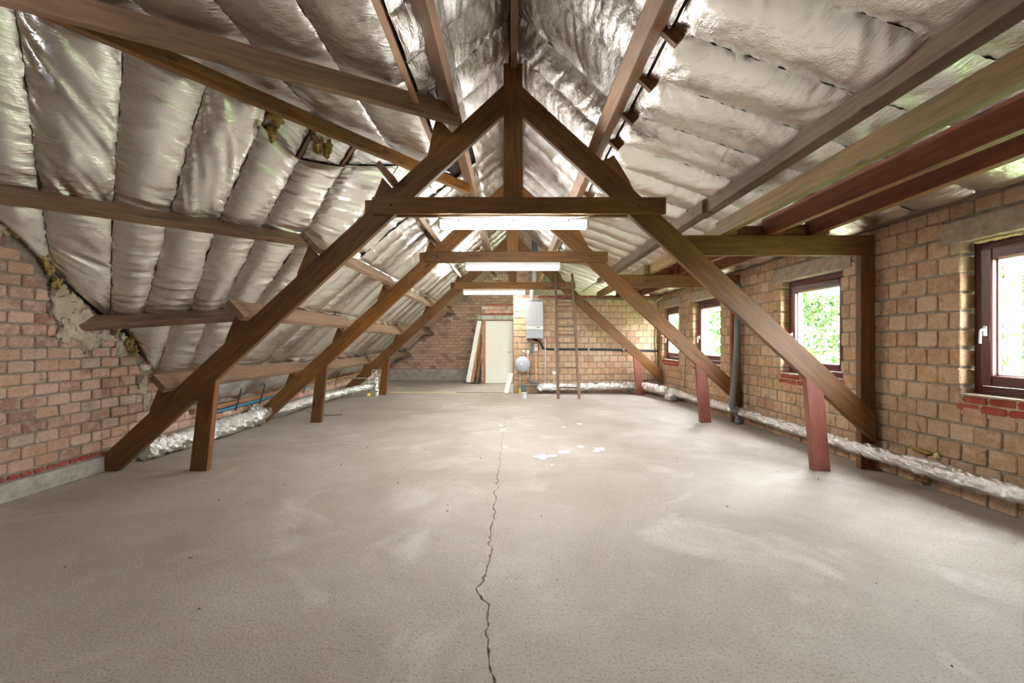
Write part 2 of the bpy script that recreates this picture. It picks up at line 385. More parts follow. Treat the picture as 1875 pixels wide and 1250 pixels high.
class Bricks:
    def __init__(s, mat, l, h, d, nvar=6, seed=1):
        r = random.Random(seed); s.l, s.h, s.mat = l, h, mat; s.var = []
        s.geo = [brick_geo(l, h, d, r) for _ in range(nvar)]
        for V, F in s.geo:
            me = mesh('brick', V, F, mat); me.polygons.foreach_set('use_smooth', [False]*len(me.polygons)); s.var.append(me)
        s.r = r; s.V, s.F, s.R = [], [], []
    def put(s, parent, R, o, sx=1, sz=1, name='brick', stuff=False):
        """R: 3x3 matrix taking brick axes to world"""
        r = s.r; k = r.randrange(len(s.var)); fl = r.random() < .5
        A = Matrix.Rotation(r.uniform(-.012, .012), 4, 'Y')
        push = r.uniform(-.004, .004)
        Mx = Matrix.Translation(Vector(o)) @ R.to_4x4() @ Matrix.Translation((0, push, 0)) @ A @ Matrix.Diagonal((sx, 1, sz, 1))
        if not stuff: return link(name, s.var[k], parent, Mx)
        V, F = s.geo[k]; b0 = len(s.V); s.V += [tuple(Mx @ Vector(v)) for v in V]
        s.F += [[b0+i for i in f] for f in F]; s.R += [r.random()]*len(V)
    def flush(s, name, parent):
        if not s.V: return
        me = mesh(name, s.V, s.F, s.mat); a = me.attributes.new('rnd', 'FLOAT', 'POINT'); a.data.foreach_set('value', s.R)
        o = link(name, me, parent); o['kind'] = 'stuff'; s.V, s.F, s.R = [], [], []; return o
R_LEFT = Matrix(((0, -1, 0), (1, 0, 0), (0, 0, 1)))     # brick x -> +y, brick depth(+y) -> -x  (room is +x)
R_RIGHT = Matrix(((0, 1, 0), (-1, 0, 0), (0, 0, 1)))    # brick x -> -y, depth -> +x
R_BACK = Matrix.Identity(3)                              # depth -> +y

def slab(name, poly, o, eu, ev, ew, mat, label, parent=None, cat=None):
    ob = prism(name, poly, o, eu, ev, ew, mat, parent, grain=eu, bevel=0)
    return ob

# ---- left wall: pale bricks under the slanted foil edge
def left_top(y):                                        # top of brickwork
    return float(np.interp(y, [-2.5, 3.2, 3.5, 5.07, 5.45, 15], [3.6, 2.52, 2.284, .96, .50, .44]))
wl = thing('wall_left', (WL, 5, 0), 'pale red brick wall with raked top on the low eaves side', 'wall', kind='structure')
ys = [-2.5, 3.2, 3.5, 5.07, 5.45, 15]
slab('wall_core', [(-2.5, -.02), (15, -.02)]+[(y, left_top(y)-.01) for y in ys[::-1]], (WL-.013, 0, 0), (0, 1, 0), (0, 0, 1), (-.3, 0, 0), M['mortar'], '', wl)
BL = Bricks(M['brick_l'], .192, .091, .08, 7, 11)
BLr = Bricks(M['brick_red'], .088, .040, .08, 4, 12)
ncol = .203; row = .1032
for i in range(24):
    z = .262+i*row
    for k in range(14, 74):
        y = k*ncol+(ncol/2 if i % 2 else 0)
        if y < 3.2 or y > 14.5: continue
        t = left_top(y+.07)
        if z+.06 > t: continue
        BL.put(wl, R_LEFT, (WL, y, z), stuff=(y > 10.5))
for k in range(30, 60):
    y = k*.1
    if 3.2 < y < 5.6: BLr.put(wl, R_LEFT, (WL, y, .182))
for y, z in [(4.99, 1.20), (5.03, 1.13), (5.09, 1.05), (4.93, 1.06), (3.98, 1.93)]: BLr.put(wl, R_LEFT, (WL+.02, y, z))
BL.flush('far_bricks', wl)
prism('concrete_plinth', [(WL-.05, 0), (WL+.022, 0), (WL+.018, .150), (WL-.05, .155)], (0, -2.4, 0), (1, 0, 0), (0, 0, 1), (0, 17, 0), M['concrete'], wl, bevel=.006)
# lumps of mortar and wool along the raked edge
def lump(name, c, sx, sy, sz, mat, parent, seed, amp=.5, seg=18, label=None):
    V, F = [], []; th = np.linspace(.08, math.pi-.08, seg//2+2); ph = np.linspace(0, 2*math.pi, seg, endpoint=False)
    T, Pp = np.meshgrid(th, ph, indexing='ij')
    r = 1+amp*(fbm(T*2.2+seed, np.cos(Pp)*1.7+np.sin(Pp)*2.3+seed, seed, 4)*1.4)
    X = c[0]+sx*r*np.sin(T)*np.cos(Pp); Y = c[1]+sy*r*np.sin(T)*np.sin(Pp); Z = c[2]+sz*r*np.cos(T)
    n0, n1 = T.shape; V = np.stack([X, Y, Z], -1).reshape(-1, 3)
    i = np.arange(n0-1)[:, None]*n1; j = np.arange(n1)[None, :]; j2 = (j+1) % n1
    Q = np.stack([i+j, i+n1+j, i+n1+j2, i+j2], -1).reshape(-1, 4)
    me = np_mesh(name, V, Q, mat); o = link(name, me, parent)
    if label: o['label'] = label
    return o
def wall_pt(px, py, x=WL):
    r = ray(px, py); return CAM+r*(x/r[0])
for i, (px, py, sy, sz) in enumerate([(120, 560, .16, .16), (150, 590, .13, .12), (128, 610, .12, .10), (160, 625, .10, .10), (190, 615, .09, .07), (110, 535, .09, .07), (222, 638, .07, .08), (268, 672, .08, .05), (262, 708, .06, .10), (268, 735, .05, .08), (5, 408, .10, .10), (225, 620, .05, .06)]):
    p = wall_pt(px, py); lump('mortar_patch', p, .013, sy*.95, sz*.95, M['mortar_pale'], wl, i+3, .75, 26)
for i, (px, py, sy, sz) in enumerate([(38, 428, .10, .04), (80, 470, .05, .07), (90, 492, .04, .06), (104, 518, .05, .06), (212, 604, .04, .05), (238, 628, .05, .07), (246, 640, .04, .06), (64, 452, .05, .04)]):
    p = wall_pt(px, py, WL+.02); lump('mineral_wool_tuft', p, .03, sy*.8, sz*.8, M['wool'], wl, i+23, .9, 22, 'yellow mineral wool')

# ---- right wall of larger blocks with four window openings
WIN = [(2.48, 3.61), (4.91, 6.02), (7.77, 8.93), (9.72, 10.76)]
ZS, ZT = .872, 2.115                                     # sill, lintel underside
wr = thing('wall_right', (WR, 5, 0), 'orange block wall pierced by four maroon windows', 'wall', kind='structure')
yb = sorted({-2.5, 11.3}|{v for w_ in WIN for v in w_})
e = .012
for i, (a, b_) in enumerate(WIN):
    ya = -2.5 if i == 0 else WIN[i-1][1]+e
    box('wall_core', WR+.013, WR+.32, ya, a-e, -.02, 2.46, M['mortar'], wr, bevel=0)
    box('wall_core', WR+.013, WR+.32, a-e, b_+e, -.02, ZS-.17, M['mortar'], wr, bevel=0)
    box('wall_core', WR+.013, WR+.32, a-e, b_+e, 2.30, 2.46, M['mortar'], wr, bevel=0)
    box('lintel', WR-.012, WR+.20, a-.15, b_+.15, ZT, 2.30, M['lintel'], wr, (0, 1, 0), .006)['label'] = 'grey-brown concrete lintel'
    box('sill_bed', WR+.006, WR+.30, a-e, b_+e, ZS-.17, ZS-.006, M['mortar_pale'], wr, bevel=0)
box('wall_core', WR+.013, WR+.32, WIN[3][1]+e, 11.3, -.02, 2.46, M['mortar'], wr, bevel=0)
BR = Bricks(M['brick_r'], .188, .141, .13, 8, 21)
BS = Bricks(M['brick_red'], .185, .055, .12, 4, 22)
rowr, colr = .1555, .200
nb = 0; cells = []
for i in range(16):
    zc = .078+i*rowr; hsc = 1.0
    if i == 15: zc, hsc = 2.387, .80
    for k in range(8, 57):
        y0 = k*colr+(colr/2 if i % 2 else 0); y1 = y0+colr
        segs = [(y0, y1)]
        zlo, zhi = zc-.07, zc+.07
        for (a, b_) in WIN:
            aa, bb = (a-.15, b_+.15) if zhi > ZT+.075 and zlo < 2.30-.02 else (a, b_)
            if zlo > ZT+.10 and not (zhi > ZT+.075 and zlo < 2.28): continue
            if zhi < ZS-.16 or i == 4: continue
            if i == 15: continue
            if zlo > 2.26: continue
            ns = []
            for (s0, s1) in segs:
                if s1 <= aa or s0 >= bb: ns.append((s0, s1)); continue
                if s0 < aa: ns.append((s0, aa+.006))
                if s1 > bb: ns.append((bb-.006, s1))
            segs = ns
        for (s0, s1) in segs:
            if s1-s0 < .045: continue
            s1 = min(s1, YB+.05)
            if s0 < 2.3 or s0 > YB-.03: continue
            cells.append(((s0+s1)/2, zc, (s1-s0)/colr, hsc))
cells.sort(key=lambda c: c[0])
HOLE = wall_pt(1745, 905, WR)
for n_, (y, z, sx, sz) in enumerate(cells):
    if z < .1 and 3.78 < y < 3.98: continue
    BR.put(wr, R_RIGHT, (WR, y, z), sx, sz, stuff=n_ >= 300)
BR.flush('far_bricks', wr)
for (a, b_) in WIN:
    n_ = int((b_-a)/.195)
    for r_ in range(2):
        for k in range(n_+1):
            y = a+.10*(1 if r_ else .45)+k*.195
            if y > b_: continue
            BS.put(wr, R_RIGHT, (WR-.003, min(y, b_-.05), ZS-.040-r_*.068), name='sill_brick')
lump('mineral_wool_tuft', (WR+.01, 3.92, .07), .04, .05, .04, M['wool'], wr, 5, .8, 20, 'yellow mineral wool')
lump('mineral_wool_tuft', (WR+.005, 3.95, .31), .03, .08, .025, M['wool'], wr, 6, .8, 20, 'yellow mineral wool')
lump('foam_lump', (WR-.0, 3.80, .30), .025, .03, .03, M['foam'], wr, 8, .6, 16)
prism('wall_plate', [(WR-.07, 2.435), (WR+.3, 2.435), (WR+.3, 2.50), (WR-.07, 2.50)], (0, -2.4, 0), (1, 0, 0), (0, 0, 1), (0, 13.4, 0), M['old_wood'], wr)

# ---- windows
def window(n, a, b_, label, handle_y=None):
    t = thing('window_%d' % n, (WR+.15, (a+b_)/2, ZS), label, 'window', kind='structure')
    x0, x1 = WR+.115, WR+.185
    f = .065
    z0, z1 = ZS+.002, ZT-.004
    mt = M['maroon']
    fr = [('frame_stile', a, a+f, z0, z1), ('frame_stile', b_-f, b_, z0, z1), ('frame_head', a+f, b_-f, z1-f, z1), ('frame_sill', a+f, b_-f, z0, z0+f)]
    for nm, ya, yb_, za, zb in fr: box(nm, x0, x1, ya, yb_, za, zb, mt, t, (0, 1, 0) if yb_-ya > zb-za else (0, 0, 1), .006)
    g, s = .006, .085; a2, b2, za2, zb2 = a+f+g, b_-f-g, z0+f+g, z1-f-g
    x2, x3 = x0-.022, x0+.05
    for nm, ya, yb_, za, zb in [('sash_stile', a2, a2+s, za2, zb2), ('sash_stile', b2-s, b2, za2, zb2), ('sash_rail', a2+s, b2-s, zb2-s, zb2), ('sash_rail', a2+s, b2-s, za2, za2+s)]:
        box(nm, x2, x3, ya, yb_, za, zb, mt, t, (0, 1, 0) if yb_-ya > zb-za else (0, 0, 1), .008)
    bead = M['white_box']
    for ya, yb_, za, zb in [(a2+s, a2+s+.012, za2+s, zb2-s), (b2-s-.012, b2-s, za2+s, zb2-s), (a2+s, b2-s, zb2-s-.012, zb2-s), (a2+s, b2-s, za2+s, za2+s+.012)]:
        box('glazing_bead', x0+.02, x0+.045, ya, yb_, za, zb, bead, t, (0, 1, 0), .002)
    p = box('pane', x0+.028, x0+.034, a2+s, b2-s, za2+s, zb2-s, M['glass'], t, (0, 1, 0), 0); p['label'] = 'clear glass pane'
    yh = b2-s*.5; zh = (ZS+ZT)/2-.10
    h = box('handle', x2-.012, x2, yh-.014, yh+.014, zh-.05, zh+.03, M['white'], t, (0, 0, 1), .003); h['label'] = 'white window handle'
    lv = tube('handle_lever', smooth_path([(x2-.008, yh, zh), (x2-.045, yh, zh), (x2-.048, yh, zh-.11)], .02), .009, M['white'], h)
    box('drip_sill', WR-.006, x0, a+.004, b_-.004, ZS-.012, ZS+.004, M['mortar_pale'], t, (0, 1, 0), .002)
    return t
window(1, *WIN[0], 'maroon window with yellow foam along its head, farthest from the boiler')
window(2, *WIN[1], 'maroon window behind the truss brace, packed with pale leaves')
window(3, *WIN[2], 'maroon window beside the grey drainpipe, pine trunk outside')
window(4, *WIN[3], 'narrow-looking maroon window by the corner with the yellow cable')
for k in range(9): lump('foam_bead', (WR+.07, 3.50-k*.115, ZT-.012), .03, .07, .014, M['foam'], wr, 40+k, .5, 14)

# ---- back walls
wb = thing('wall_back', (1.9, YB, 0), 'orange block wall behind the boiler and ladder', 'wall', kind='structure')
box('wall_core', .034, WR+.1, YB+.013, YB+.22, -.02, 2.46, M['mortar'], wb, bevel=0)
BB = Bricks(M['brick_r'], .198, .141, .08, 7, 31)
for i in range(15):
    for k in range(18):
        x0 = .036+k*.21-(.105 if i % 2 else 0); x1 = x0+.21
        x0 = max(x0, .036); x1 = min(x1, WR)
        if x1-x0 < .06: continue
        BB.put(wb, R_BACK, ((x0+x1)/2, YB, .078+i*.157), (x1-x0)/.21, 1.0)
BBr = Bricks(M['brick_red'], .195, .05, .08, 3, 32)
for k in range(17): BBr.put(wb, R_BACK, (.14+k*.21, YB, 2.425), name='cap_brick')
wf = thing('wall_back_left', (-2.5, YF, 0), 'shadowed brick gable wall above a grey concrete base', 'wall', kind='structure')
prism('wall_core', [(-4.4, -.02), (4.0, -.02), (4.0, 2.6), (1.0, 3.6), (0, 4.5), (-4.4, .4)], (0, YF+.012, 0), (1, 0, 0), (0, 0, 1), (0, .3, 0), M['mortar'], wf, (1, 0, 0), 0)
box('concrete_plinth', -4.3, -.9, YF-.06, YF+.02, 0, .19, M['concrete'], wf)
box('concrete_plinth', -4.3, -.9, YF-.03, YF+.02, .19, .37, M['concrete'], wf)
BF = Bricks(M['brick_l'], .192, .091, .06, 6, 41)
for i in range(38):
    z = .43+i*.103
    for k in range(24):
        x = -4.1+k*.203+(.1 if i % 2 else 0)
        if z+.08 > RIDGE+SL*x or x > .6: continue
        BF.put(wf, R_BACK, (x, YF, z), stuff=True)
BF.flush('bricks', wf)
YD = 13.5
wc = thing('wall_closet', (-.45, YD, 0), 'short brick partition around the pale door', 'wall', kind='structure')
box('wall_core', -.94, -.90, YD+.012, YF, -.02, 2.0, M['mortar'], wc, bevel=0)
box('wall_core', -.94, 1.2, YD+.012, YD+.2, 2.10, 2.49, M['mortar'], wc, bevel=0)
box('wall_core', .06, 1.2, YD+.012, YD+.2, -.02, 2.1, M['mortar'], wc, bevel=0)
box('lintel', -1.06, .35, YD-.03, YD+.2, 1.97, 2.11, M['concrete'], wc)
BC = Bricks(M['brick_l'], .192, .091, .06, 5, 51)
BCr = Bricks(M['brick_red'], .19, .05, .06, 4, 52)
for k in range(6):
    for r_ in range(4):
        z = [2.145, 2.225, 2.335, 2.44][r_]
        (BCr if r_ in (0, 3) else BC).put(wc, R_BACK, (-.84+k*.2+(.1 if r_ % 2 else 0), YD, z))
for i in range(18):
    BC.put(wc, R_BACK, (-.915, YD, .06+i*.105), .28 if i % 2 else .34, 1)
door = thing('door_1', (-.41, YD, 0), 'plain cream door in a brown frame behind the boiler wall', 'door', kind='structure')
box('door_leaf', -.815, .03, YD+.03, YD+.07, .01, 1.945, M['door'], door, (0, 0, 1))
box('door_jamb', -.895, -.82, YD-.02, YD+.10, 0, 1.97, M['pine'], door, (0, 0, 1))
box('door_head', -.82, .1, YD-.02, YD+.10, 1.945, 1.975, M['truss_b'], door)
box('door_jamb', .03, .1, YD-.02, YD+.10, 0, 1.945, M['truss_b'], door, (0, 0, 1))
leaf_ = [c_ for c_ in door.children if c_.name.startswith('door_leaf')][0]
hd = tube('door_handle', smooth_path([(-.01, YD+.03, .98), (-.01, YD-.03, .98), (-.13, YD-.035, .98)], .02), .011, M['steel'], leaf_); hd['label'] = 'metal lever handle'
box('handle_plate', -.035, .015, YD+.015, YD+.03, .90, 1.04, M['white'], leaf_, (0, 0, 1), .003)

# ---- plain wall behind the viewpoint
wrr = thing('wall_rear', (0, -2.5, 0), 'plain brick end wall behind the viewpoint', 'wall', kind='structure')
box('wall_core', -7, 4.1, -2.75, -2.5, -.02, 4.6, M['brick_l'], wrr, bevel=0)
# ------------------------------------------------------------------ ceiling: boarding, rafters, foil blankets
ceil = thing('ceiling', (0, 6, 3), 'pitched roof underside lined with crumpled silver foil blankets', 'ceiling', kind='structure')
def board(name, pts, n, off=.05, th=.04):
    n = Vector(n).normalized(); P = [Vector(p)-n*off for p in pts]; k = len(P)
    V = P+[p-n*th for p in P]; F = [list(range(k))[::-1], list(range(k, 2*k))]+[[i, (i+1) % k, k+(i+1) % k, k+i] for i in range(k)]
    me = mesh(name, V, F, M['board']); return link(name, me, ceil)
c1, c2 = crease(-.74), crease(-4.5)
board('roof_boarding', [(0.1, -2.5, zl(.1)), (-.80, -2.5, zl(-.80)), (-.80, 15, zl(-.80)), (.1, 15, zl(.1))], NL)
c0 = crease(-.78)
board('roof_boarding', [tuple(c0), tuple(c2), (-4.5, 15, zl(-4.5)), (-.78, 15, zl(-.78))], NL)
pA = D0-DD*5.5; pB = np.array([-.70, d_y(-.70), DZ])
dn = np.cross(P1N, DD); dn = dn/np.linalg.norm(dn); dn = dn if dn[2] < 0 else -dn
board('roof_boarding', [tuple(pA), tuple(pB), tuple(c2), tuple(c2+dn*.1), tuple(c2-DD*8.5+dn*.1)], P1N)
board('roof_boarding', [(-.7, -2.5, DZ), (-.7, d_y(-.7)+.1, DZ), (-7, d_y(-7)+.1, DZ), (-7, -2.5, DZ)], (0, 0, -1))
board('roof_boarding', [(-.1, -2.5, zr(-.1)), (1.09, -2.5, RIDGE-SL*1.09), (1.09, 15, RIDGE-SL*1.09), (-.1, 15, zr(-.1))], NR)
board('roof_boarding', [(1.0, -2.5, 3.36+.05*SS), (4.1, -2.5, zr(4.1)), (4.1, 15, zr(4.1)), (1.0, 15, 3.36+.05*SS)], NS)

foil_seed = [100]
def ridge(v): return .5-np.abs(v)*2
def foil(corners, n, bulge=.045, wr_=1.0, step=.03, fold=None, sag=0., mat=None, name='foil_blanket'):
    a0, a1, b1, b0 = [np.asarray(c, float) for c in corners]      # a: v=0 (u 0..1), b: v=1
    foil_seed[0] += 7; s = foil_seed[0]; r = np.random.default_rng(s)
    W = .5*(np.linalg.norm(a1-a0)+np.linalg.norm(b1-b0)); L = .5*(np.linalg.norm(b0-a0)+np.linalg.norm(b1-a1))
    nu, nv = max(8, int(W/step*.9)), max(8, int(L/step*1.5))
    u = np.linspace(0, 1, nu+1); u = u-.09*np.sin(2*math.pi*u)           # denser toward the seams
    U, Vv = np.meshgrid(u, np.linspace(0, 1, nv+1), indexing='ij')
    x, y = U*W, Vv*L
    du = np.minimum(U, 1-U)*W; dv = np.minimum(Vv, 1-Vv)*L
    # wavy stapled edges, in the plane
    wob = (.012*fbm(y*9, np.where(U < .5, 2., 31.)+0*y, s+11)+.006*vn(y*34, np.where(U < .5, 2., 31.)+0*y, s+12))*np.exp(-du/.05)
    Uw = U+wob/W
    P = ((1-Uw)*(1-Vv))[..., None]*a0+(Uw*(1-Vv))[..., None]*a1+(Uw*Vv)[..., None]*b1+((1-Uw)*Vv)[..., None]*b0
    prof = np.clip(du/(W/2), 0, 1); prof = (1-(1-prof)**2.2)
    endp = np.clip(dv/.11, 0, 1); endp = 1-(1-endp)**2
    d = bulge*prof*(.35+.65*endp)*(1+.5*fbm(x*2.5, y*2.0, s))
    d += sag*np.sin(math.pi*Vv)*prof
    # puckers leaving the stapled seams: length varies along the seam
    side = np.where(U < .5, 3., 40.)
    plen = .05+.16*np.clip(vn(y*5, side, s+8)+.5, 0, 1)**2
    env = np.exp(-du/plen)*np.clip(du/.010, 0, 1)
    sl = r.uniform(-.9, .9)+1.2*vn(y*2.2, side, s+9)
    q = y+sl*du
    pk = .55*ridge(vn(q*24, side+du*1.5, s+1))+.5*ridge(vn(q*47, side+du*2, s+2))+.3*vn(q*90, side+du*3, s+7)
    d += wr_*.016*env*pk
    enve = np.exp(-dv/.05)*np.clip(dv/.010, 0, 1); se = np.where(Vv < .5, 5., 70.)
    d += wr_*.014*enve*(ridge(vn(x*26, se+dv*3, s+3))+.5*vn(x*70, se+dv*3, s+10))
    d += .010*np.exp(-du/.012)*fbm(y*28, side, s+13)                    # ragged lip
    ang = r.uniform(-.5, .5) if fold is None else fold[0]; am = .006 if fold is None else fold[1]; fr = 11 if fold is None else fold[2]
    ca, sa = math.cos(ang), math.sin(ang); q = x*ca+y*sa; t = -x*sa+y*ca       # folds run along q
    f = vn(t*fr, q*1.6, s+4); f = ridge(f+.4*vn(t*fr*2.3, q*2.6, s+5))
    d += am*wr_*f*np.clip(du/.03, 0, 1)*np.clip(dv/.03, 0, 1)
    d += .003*wr_*fbm(x*16, y*16, s+6, 2)
    P = P+d[..., None]*np.asarray(n)
    k = nv+1; i = np.arange(nu)[:, None]*k; j = np.arange(nv)[None, :]
    Q = np.stack([i+j, i+j+1, i+k+j+1, i+k+j], -1).reshape(-1, 4)
    me = np_mesh(name, P.reshape(-1, 3), Q, mat or M['foil'])
    ol = me.uv_layers.new(name='UVMap'); li = Q.ravel()
    uv = np.stack([(x+s*.37).ravel()[li], (y+s*.19).ravel()[li]], -1); ol.data.foreach_set('uv', uv.astype(np.float32).ravel())
    at_ = me.attributes.new('edge', 'FLOAT', 'POINT'); at_.data.foreach_set('value', (np.exp(-du/.10)+.8*np.exp(-dv/.06)).astype(np.float32).ravel())
    return link(name, me, ceil)
def seam_bar(p, q, n, wd=.035, off=.012):
    n = np.asarray(n); beam('rafter', np.asarray(p)-n*(off+.03), np.asarray(q)-n*(off+.03), wd, .06, n, M['purlin_dk'], ceil, bevel=0)

G_ = .001
# left slope, per strip and between purlin rows
ROWS = [-.03, -.52, -1.31, -2.05, -2.77, -3.53, -4.35]
SP = .525
for k in range(-1, 17):
    for i in range(len(ROWS)-1):
        xa, xb = ROWS[i], ROWS[i+1]
        y0a = y0b = 6.32+k*SP; y1 = 6.32+(k+1)*SP
        if k == -1:
            if i == 0: y0a = y0b = 5.62
            else: y0a, y0b = crease(max(xa, -4.35))[1]-.10, crease(xb)[1]-.10
        if y0a > YF: continue
        y1 = min(y1, YF+.02)
        foil([(xa, y0a+G_, zl(xa)), (xa, y1-G_, zl(xa)), (xb, y1-G_, zl(xb)), (xb, y0b+G_, zl(xb))], NL, .05, 1.0, .024 if y0a < 8 else .04,
             fold=(random.uniform(-.5, .5), .010, 12))
    if k >= 0 and 6.32+k*SP < YF: seam_bar((ROWS[0], 6.32+k*SP, zl(ROWS[0])), (-4.35, 6.32+k*SP, zl(-4.35)), NL)
# upper left strip, this side of the hip
for k in range(0, 11):
    ya, yb_ = .36+k*SP, .36+(k+1)*SP
    yb_ = min(yb_, 5.62)
    if yb_-ya < .1: continue
    foil([(-.03, ya+G_, zl(-.03)), (-.03, yb_-G_, zl(-.03)), (-.52, yb_-G_, zl(-.52)), (-.52, ya+G_, zl(-.52))], NL, .06, 1.3, .022, fold=(random.uniform(-.3, .3), .016, 16), mat=M['foil_crink'])
    foil([(-.52, ya+G_, zl(-.52)), (-.52, yb_-G_, zl(-.52)), (-.84, yb_-G_, zl(-.84)), (-.84, ya+G_, zl(-.84))], NL, .06, 1.5, .022, fold=(random.uniform(-.9, .9), .022, 14), mat=M['foil_crink'])
    seam_bar((-.02, ya, zl(-.02)), (-.84, ya, zl(-.84)), NL)
# right slope, steep then shallow
for k in range(0, 28):
    ya, yb_ = .26+k*SP, .26+(k+1)*SP
    if ya > YF: break
    near = ya < 5.5; step = .022 if near else .045
    foil([(.03, ya+G_, zr(.03)), (.03, yb_-G_, zr(.03)), (1.04, yb_-G_, zr(1.04)), (1.04, ya+G_, zr(1.04))], NR, .06, 1.3, step, fold=(random.uniform(-.5, .5), .018, 15), mat=M['foil_crink'])
    seam_bar((.02, ya, zr(.02)), (1.05, ya, zr(1.049)), NR)
    foil([(1.06, ya+G_, zr(1.06)), (1.06, yb_-G_, zr(1.06)), (2.28, yb_-G_, zr(2.28)), (2.28, ya+G_, zr(2.28))], NS, .065, 1.0, .026 if near else .045,
         fold=(random.uniform(.3, 1.2)*random.choice((-1, 1)), .012, 9))
    seam_bar((1.06, ya, zr(1.06)), (2.3, ya, zr(2.3)), NS)
    if ya > .6:
        foil([(2.30, ya+G_, zr(2.30)), (2.30, yb_-G_, zr(2.30)), (3.66, yb_-G_, zr(3.66)), (3.66, ya+G_, zr(3.66))], NS, .045, 1.0, .03 if near else .05, fold=(random.uniform(-.6, .6), .012, 9))
        seam_bar((2.3, ya, zr(2.3)), (3.78, ya, zr(3.78)), NS)
    if 1.6 < ya < 8.5:      # cut ends of the steep rafters beside the right purlin
        beam('rafter_end', (.98, ya, zr(.98)-.0), (1.11, ya, RIDGE-SL*1.11-.0), .05, .09, (1, 0, 1), M['truss'], ceil)
# flat part over the hip
XS = [-3.7, -3.13, -2.58, -2.03, -1.47, -.90]
for xa, xb in zip(XS, XS[1:]):
    ya, yb_ = d_y(xa)+.02, d_y(xb)+.02
    lo = .4
    ms = [lo, 2.35, None] if xb > -2.1 else [lo, None]
    for q0, q1 in zip(ms, ms[1:]):
        q1a, q1b = (ya, yb_) if q1 is None else (q1, q1+.05)
        if q1a-q0 < .2: continue
        foil([(xa+G_, q0, DZ), (xb-G_, q0, DZ), (xb-G_, q1b, DZ), (xa+G_, q1a, DZ)], (0, 0, -1), .05, 1.0, .025, fold=(random.uniform(-1.2, -.5), .010, 14))
    seam_bar((xa, lo, DZ), (xa, ya, DZ), (0, 0, -1))
# slanted hip face: fan of blankets, seams read off at the two purlins
SEAM = [((-150, -88), (-75, 344), (-30, 372)), ((25, -13), (75, 366), (96, 496)), ((228, 76), (205, 386), (202, 584)), ((380, 142), (308, 402), (262, 584)),
        ((495, 192), (395, 415), (345, 581)), ((580, 229), (475, 427), (398, 578)), ((655, 262), (550, 438), (455, 576)), ((735, 296), (620, 449), (492, 576)), ((812, 318), (669, 465), (521, 590))]
folds = [(.2, .008, 10), (.95, .030, 10), (.15, .010, 10), (1.25, .028, 12), (.1, .006, 12), (.15, .014, 14), (.2, .010, 12), (.2, .01, 12)]
for k in range(8):
    L, Rr = SEAM[k], SEAM[k+1]
    t0, t1 = p1(*L[0]), p1(*Rr[0]); m0, m1 = p1(*L[1]), p1(*Rr[1]); b0, b1 = p1(*L[2]), p1(*Rr[2])
    if k == 7: t1, m1, b1 = crease(-.80), crease(-1.98), crease(-2.99)
    gap = (m1-m0)*(.002)
    g0, g1 = gap, gap if k < 7 else -gap*14
    q0, q1 = t0, t1
    if k == 4: q0 = t0+(m0-t0)*.16; q1 = t1+(m1-t1)*.30
    if k == 5: q0 = t0+(m0-t0)*.30; q1 = t1+(m1-t1)*.24
    if k == 6: q0 = t0+(m0-t0)*.22; q1 = t1+(m1-t1)*.05
    foil([q0+g0, q1-g1, m1-g1, m0+g0], P1N, .06, 1.15, .02, fold=folds[k])
    if k in (4, 5, 6):
        foil([t0+gap*40+P1N*-.03, t1-gap*40+P1N*-.03, q1-gap*40+P1N*-.03, q0+gap*40+P1N*-.03], P1N, .03, 1.6, .018, fold=(.3, .02, 18), mat=M['foil_crink'])
    foil([m0+g0, m1-g1, b1-g1, b0+g0], P1N, .06, 1.0, .02, fold=(random.uniform(-.15, .2), .012, 12))
    seam_bar(t0, b0, P1N)
for px, py, s1_, s2_ in [(505, 215, .09, .07), (497, 240, .05, .09), (583, 262, .04, .10), (600, 268, .04, .11)]:
    lump('mineral_wool_tuft', p1(px, py, -.01), .05, s1_, s2_, M['wool'], ceil, px, .7, 20, 'yellow mineral wool')
beam('rafter', p1(570, 245, .0), p1(590, 275, .0), .04, .08, P1N, M['truss'], ceil)
BOT = [((225, 586), (272, 664)), ((320, 582), (284, 688)), ((382, 579), (340, 692)), ((438, 577), (392, 696)), ((521, 590), (432, 672))]
for L, Rr in zip(BOT, BOT[1:]):
    t0, t1, b0, b1 = p1(*L[0]), p1(*Rr[0]), p1(*L[1]), p1(*Rr[1]); gap = (t1-t0)*.002
    if Rr is BOT[-1]: t1, b1 = crease(-2.99), crease(-3.9)
    foil([t0+gap, t1-gap, b1-gap, b0+gap], P1N, .045, 1.0, .022, fold=(.1, .012, 14))
    seam_bar(t0, b0, P1N)
